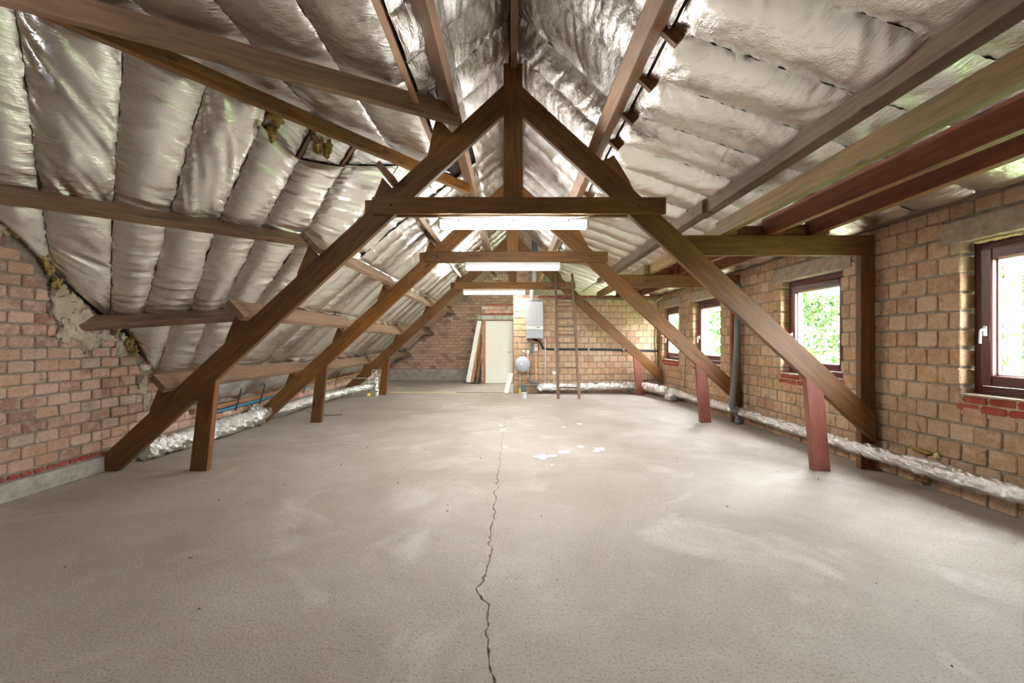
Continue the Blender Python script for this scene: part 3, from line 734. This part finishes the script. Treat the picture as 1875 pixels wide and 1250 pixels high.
# ------------------------------------------------------------------ trusses
def truss(y0, label, mt, tie=True, wallpost=True):
    t = thing('roof_truss', (0, y0, 0), label, 'roof truss', 'timber roof trusses')
    ex, ez, ew = (1, 0, 0), (0, 0, 1), (0, .07, 0); o = (0, y0-.035, 0)
    gl = (1, 0, .925); gr_ = (1, 0, -.925)
    rl_ = prism('rafter', [(-.085, 3.871), (-4.085, .171), (-4.085, 0), (-3.954, 0), (-.085, 3.578)], o, ex, ez, ew, mt, t, gl, .005)
    rr_ = prism('rafter', [(.105, 3.853), (3.65, .574), (3.65, .281), (.105, 3.560)], o, ex, ez, ew, mt, t, gr_, .005)
    box('king_post', -.085, .107, y0-.048, y0+.048, 2.58, 4.08, mt, t, (0, 0, 1), .005)
    cf_ = box('collar_plate', -1.39, 1.527, y0-.085, y0-.036, 2.565, 2.732, mt, t, (1, 0, 0), .005)
    box('collar_plate', -1.50, 1.43, y0+.036, y0+.085, 2.572, 2.740, mt, t, (1, 0, 0), .005)
    prism('prop', [(-3.235, 0), (-3.06, 0), (-2.965, .925), (-3.145, .76)], o, ex, ez, ew, mt, t, (.1, 0, 1), .005)
    pr = prism('prop', [(3.02, 0), (3.196, 0), (3.125, .78), (2.945, .945)], o, ex, ez, ew, M['red_post'], t, (-.1, 0, 1), .005); pr['label'] = 'red-stained timber prop'
    if tie: box('tie_beam', 1.72, 3.69, y0+.036, y0+.106, 2.178, 2.383, mt, t, (1, 0, 0), .005)
    if wallpost: box('wall_post', 3.552, 3.692, y0+.036, y0+.106, 0, 2.18, mt, t, (0, 0, 1), .005)
    # bolts
    for bx_, bz in [(-1.2, 2.65), (1.26, 2.65)]:
        lathe('bolt', [(.012, 0), (.012, .012), (.002, .014)], (bx_, y0-.084, bz), (0, -1, 0), M['black'], cf_, 8)
    # cleats that hold the purlins
    for px_ in (-.60, -1.20, -1.94, -2.66, -3.42):
        z = 3.95+.925*px_; dx, dz = -.734, -.679; nx, nz = -.679, .734
        a = (px_, z); pts = [a, (a[0]+dx*.30, a[1]+dz*.30), (a[0]+dx*.26+nx*.03, a[1]+dz*.26+nz*.03), (a[0]+nx*.15, a[1]+nz*.15)]
        if px_ > -.7: pts = [a, (a[0]+dx*.34, a[1]+dz*.34), (a[0]+dx*.05+nx*.2, a[1]+dz*.05+nz*.2), (a[0]+nx*.2, a[1]+nz*.2)]
        prism('cleat', [(p_[0], p_[1]-.004) for p_ in pts], (0, y0-.03, 0), ex, ez, (0, .06, 0), mt, rl_, gl, .003)
    z = 3.95-.925*.90; pts = [(.92, 3.95-.925*.92), (1.22, 3.95-.925*1.22), (1.17, 3.95-.925*1.17+.06), (1.02, 3.95-.925*1.02+.17)]
    prism('cleat', pts, (0, y0-.03, 0), ex, ez, (0, .06, 0), mt, rr_, gr_, .003)
    return t
truss(T1, 'dark brown king-post truss standing farthest from the boiler', M['truss'])
truss(T2, 'brown king-post truss with the grey drainpipe at its wall post', M['truss_b'])
truss(T3, 'brown king-post truss by the back wall with the ladder leaning on it', M['truss_b'], False, False)

# ------------------------------------------------------------------ purlins
UPL = np.array([-.677, 0, .736]); ALL_ = np.array([.736, 0, .677])     # perpendicular / along the left slope
TN = ['the truss farthest from the boiler', 'the drainpipe truss', 'the ladder truss', 'the far gable wall']
BAYN = ['before the drainpipe truss', 'between drainpipe truss and ladder truss', 'behind the ladder truss']
ROWN = {-1.13: 'topmost', -1.87: 'second highest', -2.59: 'second lowest', -3.35: 'lowest'}
def purlin(x, ya, yb_, label, mat, ht=.225, wd=.06, shift=0., group='left slope purlins'):
    base = np.array([x, 0, 3.95+.925*x])+ALL_*(shift)
    c = base+UPL*(ht/2-.004)
    o = beam('purlin', c+np.array([0, ya, 0]), c+np.array([0, yb_, 0]), wd, ht, UPL, mat)
    return tag(o, label, 'purlin', group)
YY = [(T1-.17, T2+.12), (T2-.14, T3+.12), (T3-.14, YF-.02)]
for x, rn in ROWN.items():
    for b_ in range(3):
        purlin(x-.03, *YY[b_], '%s left slope purlin in the bay %s' % (rn, BAYN[b_]), M['purlin'], .225 if x > -3 else .19, shift=0 if b_ != 1 else -.066)
purlin(-.52, -2.0, YF-.02, 'long upper purlin of the left slope running beside the ridge board', M['purlin_dk'], .23, group='ridge-side purlins')
UPR = np.array([.677, 0, .736])
c = np.array([.80, 0, 3.95-.925*.80])+UPR*.12
tag(beam('purlin', c+np.array([0, -2., 0]), c+np.array([0, YF-.02, 0]), .10, .25, UPR, M['pine']), 'thick orange purlin of the right slope above the shallow foil roof', 'purlin', 'ridge-side purlins')
tag(box('ridge_board', -.012, .052, -2.2, YF-.02, 4.03, 4.22, M['purlin_dk'], None, (0, 1, 0)), 'narrow brown ridge board along the roof apex above the king posts', 'ridge board')
# hip side beams
def hip_beam(name, pa, pb, off, wd, ht, mat, label, ext0=0., ext1=0.):
    a = on_plane(*pa, P1N, P1C+off); b_ = on_plane(*pb, P1N, P1C+off); d = (b_-a)/np.linalg.norm(b_-a)
    return tag(beam(name, a-d*ext0, b_+d*ext1, wd, ht, P1N, mat), label, 'purlin', 'hip purlins')
hip_beam('hip_purlin', (0, 355), (575, 443), .14, .075, .19, M['purlin_dk'], 'long dark purlin across the slanted foil face, second above the brick wall', .3, .12)
hip_beam('hip_purlin', (136, 593), (432, 577), .11, .075, .16, M['purlin_dk'], 'dark purlin with pointed end bedded in mortar of the brick wall', .03, .15)
hip_beam('hip_purlin', (262, 690), (425, 678), .06, .075, .14, M['purlin'], 'lowest slanted purlin tucked behind the foot of the dark truss', 0, .0)
def at_z(px, py, z): r = ray(px, py); return CAM+r*((z-CAMZ)/r[2])
a, b_ = at_z(80, 12, 3.46), at_z(858, 346, 3.46)
a = a-(b_-a)*.25
tag(beam('hip_beam', a, b_, .07, .13, (0, 0, 1), M['truss_b']), 'long reddish beam along the fold between slanted and flat foil', 'beam', 'hip beams')
a, b_ = at_z(150, 22, 3.46), at_z(838, 212, 3.46)
a = a-(b_-a)*.25
tag(beam('hip_beam', a, b_, .075, .17, (0, 0, 1), M['purlin_dk']), 'dark red beam crossing under the flat foil to the upper purlin', 'beam', 'hip beams')
tag(beam('trimmer', (-.88, -1.5, 3.51), (-.88, 4.95, 3.51), .05, .13, (-.3, 0, 1), M['pine']), 'light timber trimmer between the flat foil and the upper purlin', 'beam')
# right side beams
tag(box('eaves_purlin', 2.257, 2.39, -2.0, 5.35, 2.80, 2.945, M['grey_pine'], None, (0, 1, 0)), 'grey-sided purlin under the shallow foil, ending past the largest window', 'purlin', 'shallow roof purlins')
tag(box('eaves_purlin', 2.20, 2.34, 5.06, YB+.3, 2.79, 2.935, M['grey_pine'], None, (0, 1, 0)), 'square-ended purlin under the shallow foil continuing to the back wall', 'purlin', 'shallow roof purlins')
J = [(2.12, 2.12, .15, 'mould', 'spotted yellow pine joist'), (2.60, 2.60, .19, 'redwood', 'middle dark red joist'), (3.05, 2.92, .17, 'redwood', 'outer dark red joist nearest the windows')]
JB = [('over the largest window', -1.5, T1+.14), ('just before the drainpipe tie beam', T1-.02, T2+.14), ('ending at the back wall', T2-.02, YB-.05)]
for jx, jn, jh, jm, jl in J:
    for i, (bn, ya, yb_) in enumerate(JB):
        xa = jx+(jn-jx)*(T1-ya)/2.6 if i == 0 else jx+.075*(1 if i == 1 else 0)
        xb = jx if i == 0 else jx+.075*(1 if i == 1 else 0)
        tag(beam('ceiling_joist', (xa+.035, ya, 2.383+jh/2), (xb+.035, yb_, 2.383+jh/2), .07, jh, (0, 0, 1), M[jm]), '%s %s' % (jl, bn), 'joist', 'joists on the tie beams')
for (xa, xb, yy, lb) in [(2.19, 2.60, 4.56, 'short red block between the pine and middle joists on the tie beam'), (2.67, 3.05, 4.52, 'short red block between the two red joists on the tie beam'), (2.26, 2.68, 7.16, 'short block between joists above the drainpipe tie beam')]:
    tag(box('joist_block', xa-.003, xb+.003, yy-.03, yy+.03, 2.380, 2.50, M['redwood']), lb, 'block', 'blocks between joists')

# ------------------------------------------------------------------ fluorescent fittings
def fitting(x, y, label, L=1.52):
    t = thing('fluorescent_light', (x, y, 2.56), label, 'light', 'fluorescent batten lights')
    zt = 2.566
    hs_ = box('housing', x-L/2, x+L/2, y-.055, y+.055, zt-.055, zt, M['white'], t, (1, 0, 0), .008)
    d = prism('diffuser', [(-.05, 0), (-.046, -.042), (-.03, -.066), (.03, -.066), (.046, -.042), (.05, 0)], (x-L/2+.03, y, zt-.056), (0, 1, 0), (0, 0, 1), (L-.06, 0, 0), M['tube'], t, (1, 0, 0), 0)
    d['label'] = 'glowing white diffuser'
    for s in (-1, 1): box('end_cap', x+s*(L/2-.014)-.015, x+s*(L/2-.014)+.015, y-.056, y+.056, zt-.122, zt-.05, M['white'], hs_, (0, 0, 1), .005)
    for k in range(3): box('clip', x-.55+k*.55-.01, x-.55+k*.55+.01, y-.058, y+.058, zt-.072, zt-.045, M['steel'], hs_, (0, 0, 1), 0)
    return t
fitting(.015, T1+.02, 'lit fluorescent fitting under the collar of the truss farthest from the boiler')
fitting(.01, T2-.02, 'lit fluorescent fitting under the collar of the drainpipe truss')
fitting(-.43, T3-.0, 'lit fluorescent fitting under the ladder truss in front of the door')
def cable(name, P, r, mat, label, cat='cable', group=None, rr=.05):
    return tag(tube(name, smooth_path(P, rr), r, mat, seg=8), label, cat, group)
cable('power_cable', [(-.72, T1-.04, 2.545), (-.3, T1-.07, 2.53), (0, T1-.07, 2.55), (.3, T1-.075, 2.535), (.7, T1-.04, 2.545), (.95, T1-.03, 2.60)], .005, M['white'], 'thin white cable looped above the fitting on the dark truss')

# ------------------------------------------------------------------ foil-wrapped pipes
def wrapped(name, P, r, label, seed, group='foil wrapped pipes', mat=None, ring=.28):
    P = resample(smooth_path(P, .15, 8), .013); n = len(P); seg = 26
    s = np.arange(n)[:, None]*.013; a = np.linspace(0, 2*math.pi, seg, endpoint=False)[None, :]
    R = r*(1+.30*fbm(s*9, np.cos(a)*1.3+np.sin(a)*1.9+seed, seed, 3)+.36*fbm(s*24, a*2.2*0+np.cos(a)*4+np.sin(a)*3, seed+3, 2)+.10*fbm(s*2.2, a*0, seed+5, 2))
    ph = (s+.05*vn(s*3, a*0, seed)) % ring; R = R*(1-.13*np.exp(-((ph-ring/2)/.018)**2)*(.5+vn(np.floor(s/ring)+.5, a*0+seed, seed)*1.2))
    o = tube(name, P, r, mat or M['foil_pipe'], None, seg, R, False); return tag(o, label, 'pipe', group)
wrapped('wrapped_pipe', [(WR-.13, 2.2, .235), (WR-.135, 4.3, .205), (WR-.13, 7.0, .20), (WR-.15, 9.5, .19)], .064, 'silver foil-wrapped pipe running low along the window wall', 3)
wrapped('wrapped_pipe', [(WR-.16, 9.35, .18), (WR-.30, 10.0, .19), (WR-.45, 10.62, .21), (3.0, YB-.16, .20), (2.0, YB-.15, .18), (.72, YB-.15, .17), (.66, YB-.16, .10)], .094, 'fat crumpled foil-wrapped pipe under the boiler turning the corner', 5)
lump('foil_wad', (WR-.22, 9.55, .13), .12, .13, .13, M['foil_pipe'], None, 77, .7, 26).update_tag()
tag(bpy.data.objects['foil_wad'], 'crumpled silver foil wad at the pipe joint near the corner', 'foil')
wrapped('wrapped_pipe', [(-4.0, 4.72, .13), (-3.93, 5.6, .125), (-3.92, 6.75, .14)], .112, 'fat foil-wrapped pipe lying behind the prop of the dark truss', 8, ring=.16)
wrapped('wrapped_pipe', [(-3.93, 6.70, .17), (-3.86, 7.6, .17), (-3.85, 9.2, .17), (-3.66, 10.15, .19), (-3.32, 10.60, .23)], .075, 'thinner foil-wrapped pipe along the knee wall to the foil standpipe', 9, ring=.10)
lump('foil_wad', (-3.93, 6.72, .16), .13, .10, .14, M['foil_pipe'], None, 78, .8, 26)
tag(bpy.data.objects['foil_wad.001'], 'torn foil collar joining the fat and thin pipes by the knee wall', 'foil')
wrapped('standpipe', [(-3.26, 10.50, 0), (-3.26, 10.50, .46)], .052, 'upright foil-wrapped standpipe beside the left prop of the ladder truss', 10, group=None)
tube('pipe_tail', [(-3.26, 10.50, .45), (-3.26, 10.50, .62)], .014, M['steel'], bpy.data.objects['standpipe'])
cable('vent_loop', [(-3.36, 10.50, .40), (-3.36, 10.50, .62), (-3.29, 10.5, .62)], .008, M['white'], 'thin white pipe loop beside the foil standpipe', 'pipe')
cable('gas_pipe', [(-4.08, 10.5, .42), (-3.55, 10.45, .42), (-3.43, 10.45, .42), (-3.43, 10.45, .02)], .018, M['steel'], 'grey metal pipe dropping to a yellow foot on the left', 'pipe')
lathe('yellow_foot', [(.045, 0), (.045, .03), (.025, .08)], (-3.43, 10.45, 0), (0, 0, 1), M['yellow'], bpy.data.objects['gas_pipe'], 14)
cable('water_pipe', [(-4.04, 5.6, .33), (-4.05, 7.5, .37), (-4.06, 10.3, .42)], .022, M['blue'], 'blue plastic pipe along the low knee wall', 'pipe')
tag(beam('knee_plate', (-4.08, 5.55, .405), (-4.08, YF-.1, .455), .09, .055, (0, 0, 1), M['pine']), 'rough timber plate on the knee wall above the blue pipe', 'wall plate')
for i, y in enumerate([6.35, 6.95, 8.4, 9.9]):
    cable('strap', [(-4.02, y, .30), (-3.98, y, .42), (-3.93, y, .62)], .008, M['black'], 'black strap on the blue pipe %s' % ['behind the prop of the dark truss', 'before the foot of the drainpipe truss', 'past the drainpipe truss', 'next to the foil standpipe'][i], 'strap', 'straps on the blue pipe')
cable('loose_wire', [(-3.72, 7.9, .05), (-3.55, 7.75, .012), (-3.2, 7.65, .008), (-3.0, 7.72, .008)], .006, M['dark'], 'thin dark wire curling on the floor by the left pipe', 'wire')

# ------------------------------------------------------------------ grey drainpipe
dp = smooth_path([(3.555, 6.86, 2.20), (3.53, 6.86, 1.2), (3.45, 6.86, .30), (3.50, 6.87, .20), (3.56, 6.88, .13), (3.565, 6.88, 0)], .03)
d = tag(tube('drainpipe', dp, .045, M['grey_pvc'], seg=18), 'grey plastic drainpipe standing before the wall post of the middle truss', 'pipe')
for p_, ax in [((3.565, 6.88, .01), (0, 0, 1)), ((3.475, 6.865, .245), (.6, 0, -1))]: lathe('pipe_socket', [(.046, 0), (.053, .004), (.053, .06), (.046, .064)], p_, ax, M['grey_pvc'], d, 18)
cable('conduit', [(WR-.012, 9.33, .30), (WR-.012, 9.33, 1.55)], .009, M['steel'], 'thin conduit on the window wall between the two far windows', 'conduit')
cable('yellow_cable', [(3.60, YB-.03, .42), (3.63, YB-.04, .9), (3.60, YB-.03, 1.3), (3.63, YB-.04, 1.8), (3.61, YB-.03, 2.3), (3.68, YB-.3, 2.40)], .016, M['foam'], 'yellow cable down the corner beside the narrow window')

# ------------------------------------------------------------------ boiler group
bo = thing('boiler', (.555, YB, 1.38), 'white and silver wall boiler above the grey pressure vessel', 'boiler')
yf = YB-.34
box('casing', .352, .760, yf, YB+.0, 1.375, 2.285, M['silver_panel'], bo, (0, 0, 1), .012)
box('front_panel', .352, .760, yf-.012, yf+.002, 1.68, 2.262, M['silver_panel'], bo, (0, 0, 1), .006)
cs_ = box('control_strip', .352, .760, yf-.016, yf+.002, 1.592, 1.676, M['white'], bo, (1, 0, 0), .006)
box('display', .605, .672, yf-.019, yf-.012, 1.637, 1.655, M['dark'], cs_, (1, 0, 0), .002)
box('lower_panel', .352, .760, yf-.012, yf+.002, 1.378, 1.588, M['vessel'], bo, (1, 0, 0), .006)
box('top_cap', .37, .74, yf+.01, YB-.02, 2.28, 2.305, M['grey_pvc'], bo, (1, 0, 0), .004)
fl = tag(tube('flue', smooth_path([(.49, 10.80, 2.30), (.49, 10.80, 2.5), (.54, 10.80, 2.68), (.555, 10.80, 3.25)], .06), .052, M['white'], seg=16), 'white boiler flue pipe rising from the boiler through the roof', 'flue')
tube('flue_sleeve', [(.555, 10.80, 3.24), (.555, 10.80, 3.86)], .07, M['grey_pvc'], fl, 16)
cable('flue_bracket', [(.25, 10.70, 2.62), (.38, 10.66, 2.58), (.55, 10.66, 2.57), (.72, 10.70, 2.62)], .008, M['grey_pvc'], 'thin grey wire looped across the white flue', 'wire')
ve = thing('pressure_vessel', (.262, YB, .74), 'round grey pressure vessel on the block wall under the boiler', 'vessel')
tk_ = lathe('tank', [(.06, 0), (.16, .02), (.19, .06), (.19, .17), (.16, .22), (.09, .245), (.02, .25)], (.262, YB-.02, .735), (0, -1, 0), M['vessel'], ve, 36)
lathe('valve_cap', [(.03, 0), (.03, .012), (.012, .016)], (.235, YB-.265, .735), (0, -1, 0), M['white'], tk_, 16)
tube('connector', [(.285, YB-.12, .90), (.285, YB-.12, 1.03)], .012, M['steel'], ve)
lathe('gauge', [(.03, -.015), (.034, -.01), (.034, .012), (.02, .016)], (.285, YB-.14, 1.06), (0, -1, 0), M['white'], ve, 16)
def pipe(P, r, mat, label): return cable('heating_pipe', P, r, M[mat], label, 'pipe', 'boiler pipework', .035)
yp = YB-.09
pipe([(.46, yp, 1.40), (.46, yp, 1.03), (.60, yp, .98), (.60, yp, .30), (.50, yp, .25)], .011, 'steel', 'narrow metal pipe dropping from the boiler beside the vessel')
pipe([(.665, yp, 1.33), (.83, yp, 1.33), (.83, yp, .30), (.79, yp, .22), (.66, yp, .14)], .011, 'steel', 'metal pipe stepping right and down from the boiler')
pipe([(.50, yp, 1.40), (.50, yp, .60), (.42, yp, .52)], .010, 'copper', 'copper pipe dropping behind the pressure vessel')
pipe([(.66, yp-.02, 1.40), (.66, yp-.02, .52), (.20, yp-.02, .52)], .010, 'copper', 'copper pipe running level under the pressure vessel')
pipe([(.40, yp, 1.10), (.40, yp, .35), (.43, yp, .28), (.66, yp, .27), (.66, yp, .20)], .011, 'steel', 'metal pipe curving beneath the vessel to the floor pipes')
pipe([(.33, yp, 1.03), (.43, yp, 1.03), (.50, yp, 1.10), (.58, yp, 1.08), (.60, yp, .98)], .012, 'steel', 'bent metal pipe arching over the grey trap')
pipe([(.595, yp-.03, .98), (.595, yp-.03, .33)], .009, 'foam', 'slim yellow pipe between the copper and metal pipes')
pipe([(.20, yp, .22), (.72, yp, .22)], .011, 'steel', 'upper level metal pipe just above the floor under the vessel')
pipe([(.20, yp, .15), (.66, yp, .15)], .011, 'steel', 'lower level metal pipe just above the floor under the vessel')
pipe([(.205, yp, .55), (.20, yp, .05)], .010, 'steel', 'short metal drop pipe ending at the yellow valve')
tag(tube('condensate_pipe', smooth_path([(.475, yp-.05, 1.39), (.475, yp-.05, 1.05), (.52, yp-.03, 1.02)], .03), .03, M['grey_pvc'], seg=14), 'short grey plastic trap pipe under the boiler', 'pipe')
tag(tube('drain_hose', smooth_path([(.40, yp-.06, .40), (.42, yp-.06, .29), (.55, yp-.06, .27), (.70, yp-.06, .27)], .06), .028, M['grey_pvc'], seg=12), 'dark grey drain hose lying along the wall beneath the vessel', 'pipe')
yq = YB-.035
cable('black_pipe', [(.53, yq, 1.36), (.70, yq, 1.30), (.78, yq, 1.13), (.90, yq, 1.105), (2.4, yq, 1.10), (3.66, yq, 1.06)], .027, M['black'], 'black insulated pipe running across the block wall behind the ladder', 'pipe', None, .08)
for i, x in enumerate([1.08, 1.92, 2.80]):
    box('pipe_clip', x-.012, x+.012, yq-.035, YB, 1.065, 1.14, M['white'], bpy.data.objects['black_pipe'], (0, 0, 1), .003)
cable('rafter_cable', [(2.5, YB-.02, 1.62), (3.0, YB-.2, 1.16), (3.6, YB-.25, .60)], .012, M['black'], 'black cable following the rafter of the ladder truss to the corner')
ctl = thing('control_box', (.60, YB, 1.1), 'small white control box with red label under the boiler', 'control box')
box('case', .555, .645, YB-.10, YB, 1.06, 1.23, M['white'], ctl, (0, 0, 1), .006)
M['red'] = plain('red_label', (.45, .03, .03), .5)
box('label_strip', .58, .63, YB-.103, YB-.099, 1.17, 1.195, M['red'], ctl, (1, 0, 0), 0)
so = thing('wall_socket', (1.04, YB, .5), 'small white socket on a cable beside the ladder', 'socket')
box('cover', 1.01, 1.10, YB-.05, YB, .475, .555, M['white'], so, (1, 0, 0), .006)
tube('lead', [(1.05, YB-.02, .48), (1.05, YB-.02, .02)], .010, M['foam'], so, 8)
vg = thing('gas_valve', (.2, yp, 0), 'yellow gas valve at the floor under the vessel', 'valve')
lathe('valve_body', [(.022, 0), (.024, .10), (.015, .13)], (.20, yp, 0), (0, 0, 1), M['yellow'], vg, 12)
for i, x in enumerate([.255, .295, .335]):
    cable('manifold_pipe', [(x, yp-.02, .02), (x, yp-.02, .21)], .011, M['blue'], '%s blue pipe stub from the yellow valve on the floor manifold' % ['first', 'second', 'third'][i], 'pipe', 'manifold stubs')
M['tub'] = plain('clear_tub', (.62, .66, .66), .25)
tb = thing('jar', (.30, 9.95, 0), 'pale translucent tub on the floor before the boiler pipes', 'tub')
lathe('tub_wall', [(.055, 0), (.065, .13), (.066, .135), (.060, .135), (.050, .01)], (.275, 9.95, 0), (0, 0, 1), M['tub'], tb, 20)
tube('tub_rim', [(.275+.066*math.cos(a), 9.95+.066*math.sin(a), .135) for a in np.linspace(0, 2*math.pi, 21)], .004, M['white'], tb, 6)
tag(beam('copper_rail', (.75, YB-.08, .085), (3.0, YB-.08, .085), .02, .02, (0, 0, 1), M['copper']), 'slim copper pipe below the fat foil pipe on the back wall', 'pipe')

# ------------------------------------------------------------------ ladder
ld = thing('ladder', (1.28, 9.93, 0), 'old wooden ladder leaning against the truss beside the boiler', 'ladder')
lb, lt = [(1.05, 9.90, .0), (1.525, 9.90, .0)], [(1.04, 10.47, 2.93), (1.44, 10.47, 2.93)]
for a_, b_ in zip(lb, lt): beam('rail', a_, b_, .062, .04, (0, -1, .2), M['old_wood'], ld, .008)
for z in [2.58, 2.40, 2.22, 2.03, 1.84, 1.65, 1.46, 1.27, .70, .25]:
    t_ = z/2.93; pa = np.array(lb[0])*(1-t_)+np.array(lt[0])*t_; pb = np.array(lb[1])*(1-t_)+np.array(lt[1])*t_
    beam('rung', pa, pb, .028, .038, (0, 0, 1), M['old_wood'], ld, .006)

# ------------------------------------------------------------------ boards, box and panel by the door
def lean(name, p0, p1_, wd, th, mat, label, side=(1, 0, 0), cat='board', group='boards leaning by the door'):
    d = Vector(p1_)-Vector(p0); up = d.cross(Vector(side))
    return tag(beam(name, p0, p1_, wd, th, up, mat), label, cat, group)
lean('leaning_board', (-1.34, 13.30, .06), (-1.0, 13.42, 1.93), .13, .05, M['white_box'], 'white-faced board leaning beside the door')
lean('leaning_board', (-1.22, 13.36, .05), (-.985, 13.44, 1.80), .10, .04, M['pine'], 'raw timber board leaning behind the white board')
lean('leaning_board', (-1.08, 13.43, .03), (-.975, 13.47, 1.55), .07, .03, M['truss_b'], 'brown plank upright between leaning boards and door frame')
cable('bent_lath', [(-1.1, 13.26, .02), (-1.0, 13.29, .45), (-.93, 13.36, 1.0), (-.92, 13.47, 1.5)], .012, M['pine'], 'thin bowed lath leaning against the door frame', 'lath', None, .3)
bxk = thing('crate', (-1.13, 13.38, 0), 'small dark crate on the floor under the leaning boards', 'crate')
for nm, q in [('crate_base', (-1.22, -1.00, 13.46, 13.64, 0, .02)), ('crate_side', (-1.22, -1.20, 13.46, 13.64, .02, .19)), ('crate_side', (-1.02, -1.00, 13.46, 13.64, .02, .19)), ('crate_front', (-1.20, -1.02, 13.46, 13.48, .02, .19)), ('crate_back', (-1.20, -1.02, 13.62, 13.64, .02, .19))]:
    box(nm, *q, M['dark'], bxk, (1, 0, 0), .003)
lean('foam_block', (-.155, 10.88, .015), (-.02, 10.96, .50), .11, .07, M['white_box'], 'white foam block leaning against the end of the boiler wall', group=None)
tag(beam('floor_batten', (-3.1, 11.12, .006), (-1.45, 11.12, .006), .06, .02, (0, 0, 1), M['yellow'] if False else M['foam']), 'yellowish foam strip along the floor joint before the far room', 'strip')
box('floor_joint', -1.4, -.1, 11.10, 11.14, -.01, .008, M['old_wood'], floor)
strip('floor_joint', [(-1.35, 9.2), (-.6, 9.18), (.1, 9.2)], [.012, .010, .014], M['foam'], floor)

# ------------------------------------------------------------------ outside: trees and ground
tag(link('ground', mesh('ground', [(4.1, -20, -2.6), (60, -20, -2.6), (60, 70, -2.6), (4.1, 70, -2.6)], [(0, 1, 2, 3)], M['grass'])), 'grassy forest ground outside the windows', 'ground', kind='structure')
def tree(x, y, h, r, label, crown=None, nl=5000, spread=2.2, z0=-2.6, group='trees outside the windows'):
    t = thing('tree', (x, y, z0), label, 'tree', group); rg_ = np.random.default_rng(int(x*100+y*7))
    P = [(x+.06*math.sin(k*.9+x), y+.06*math.cos(k*.7+y), z0+h*k/12) for k in range(13)]
    rad = np.array([[r*(1-.5*k/12)]*14 for k in range(13)])*(1+.1*rg_.uniform(-1, 1, (13, 14)))
    tube('trunk', P, r, M['bark'], t, 14, rad)
    for k in range(5):
        zz = z0+h*rg_.uniform(.3, .9); a = rg_.uniform(0, 6.28); l_ = rg_.uniform(.6, 1.6)
        tube('branch', [(x, y, zz), (x+.5*l_*math.cos(a), y+.5*l_*math.sin(a), zz+.1), (x+l_*math.cos(a), y+l_*math.sin(a), zz+.35)], .035, M['bark'], t, 6)
    if crown:
        nc = 60; C = np.stack([rg_.normal(0, spread*.55, nc), rg_.normal(0, spread*.55, nc), rg_.uniform(crown[0], crown[1], nc)], 1)+[x, y, 0]
        idx = rg_.integers(0, nc, nl); Pp = C[idx]+rg_.normal(0, .30, (nl, 3))
        e1 = rg_.normal(size=(nl, 3)); e1 /= np.linalg.norm(e1, axis=1)[:, None]; e2 = np.cross(e1, rg_.normal(size=(nl, 3))); e2 /= np.linalg.norm(e2, axis=1)[:, None]
        s = rg_.uniform(.055, .11, nl)[:, None]
        V = np.stack([Pp-e1*s, Pp+e2*s*.5, Pp+e1*s, Pp-e2*s*.5], 1).reshape(-1, 3); Q = np.arange(nl*4).reshape(-1, 4)
        me = np_mesh('foliage', V, Q, M['leaf'], False); at_ = me.attributes.new('rnd', 'FLOAT', 'POINT'); at_.data.foreach_set('value', np.repeat(rg_.random(nl), 4))
        o = link('foliage', me, t); o['kind'] = 'stuff'
tree(9.4, 8.1, 8, .08, 'small leafy tree outside the window with yellow foam', (-2, 3.4), 12000, 1.9)
tree(7.9, 6.9, 13, .11, 'bare pale pine trunk outside the window with yellow foam', (5, 8), 1500, 2)
tree(9.0, 14.0, 9, .10, 'dense bright green tree filling the window behind the brace', (-2, 3.6), 16000, 2.6)
tree(11.5, 16.2, 9, .12, 'dense green tree farther behind the bright tree', (-2, 3.6), 14000, 3.0)
tree(8.4, 18.1, 13, .20, 'pale pine trunk outside the window beside the drainpipe', (5, 8), 1500, 2)
tree(10.2, 21.6, 9, .12, 'dark green tree behind the pale pine trunk', (-2, 3.6), 15000, 3.0)
tree(8.0, 23.0, 9, .12, 'green tree outside the narrow corner window', (-2, 3.6), 14000, 2.4)
tree(14.0, 11.6, 10, .14, 'green tree at the back of the grove outside the foam window', (-2, 3.4), 14000, 3.0)
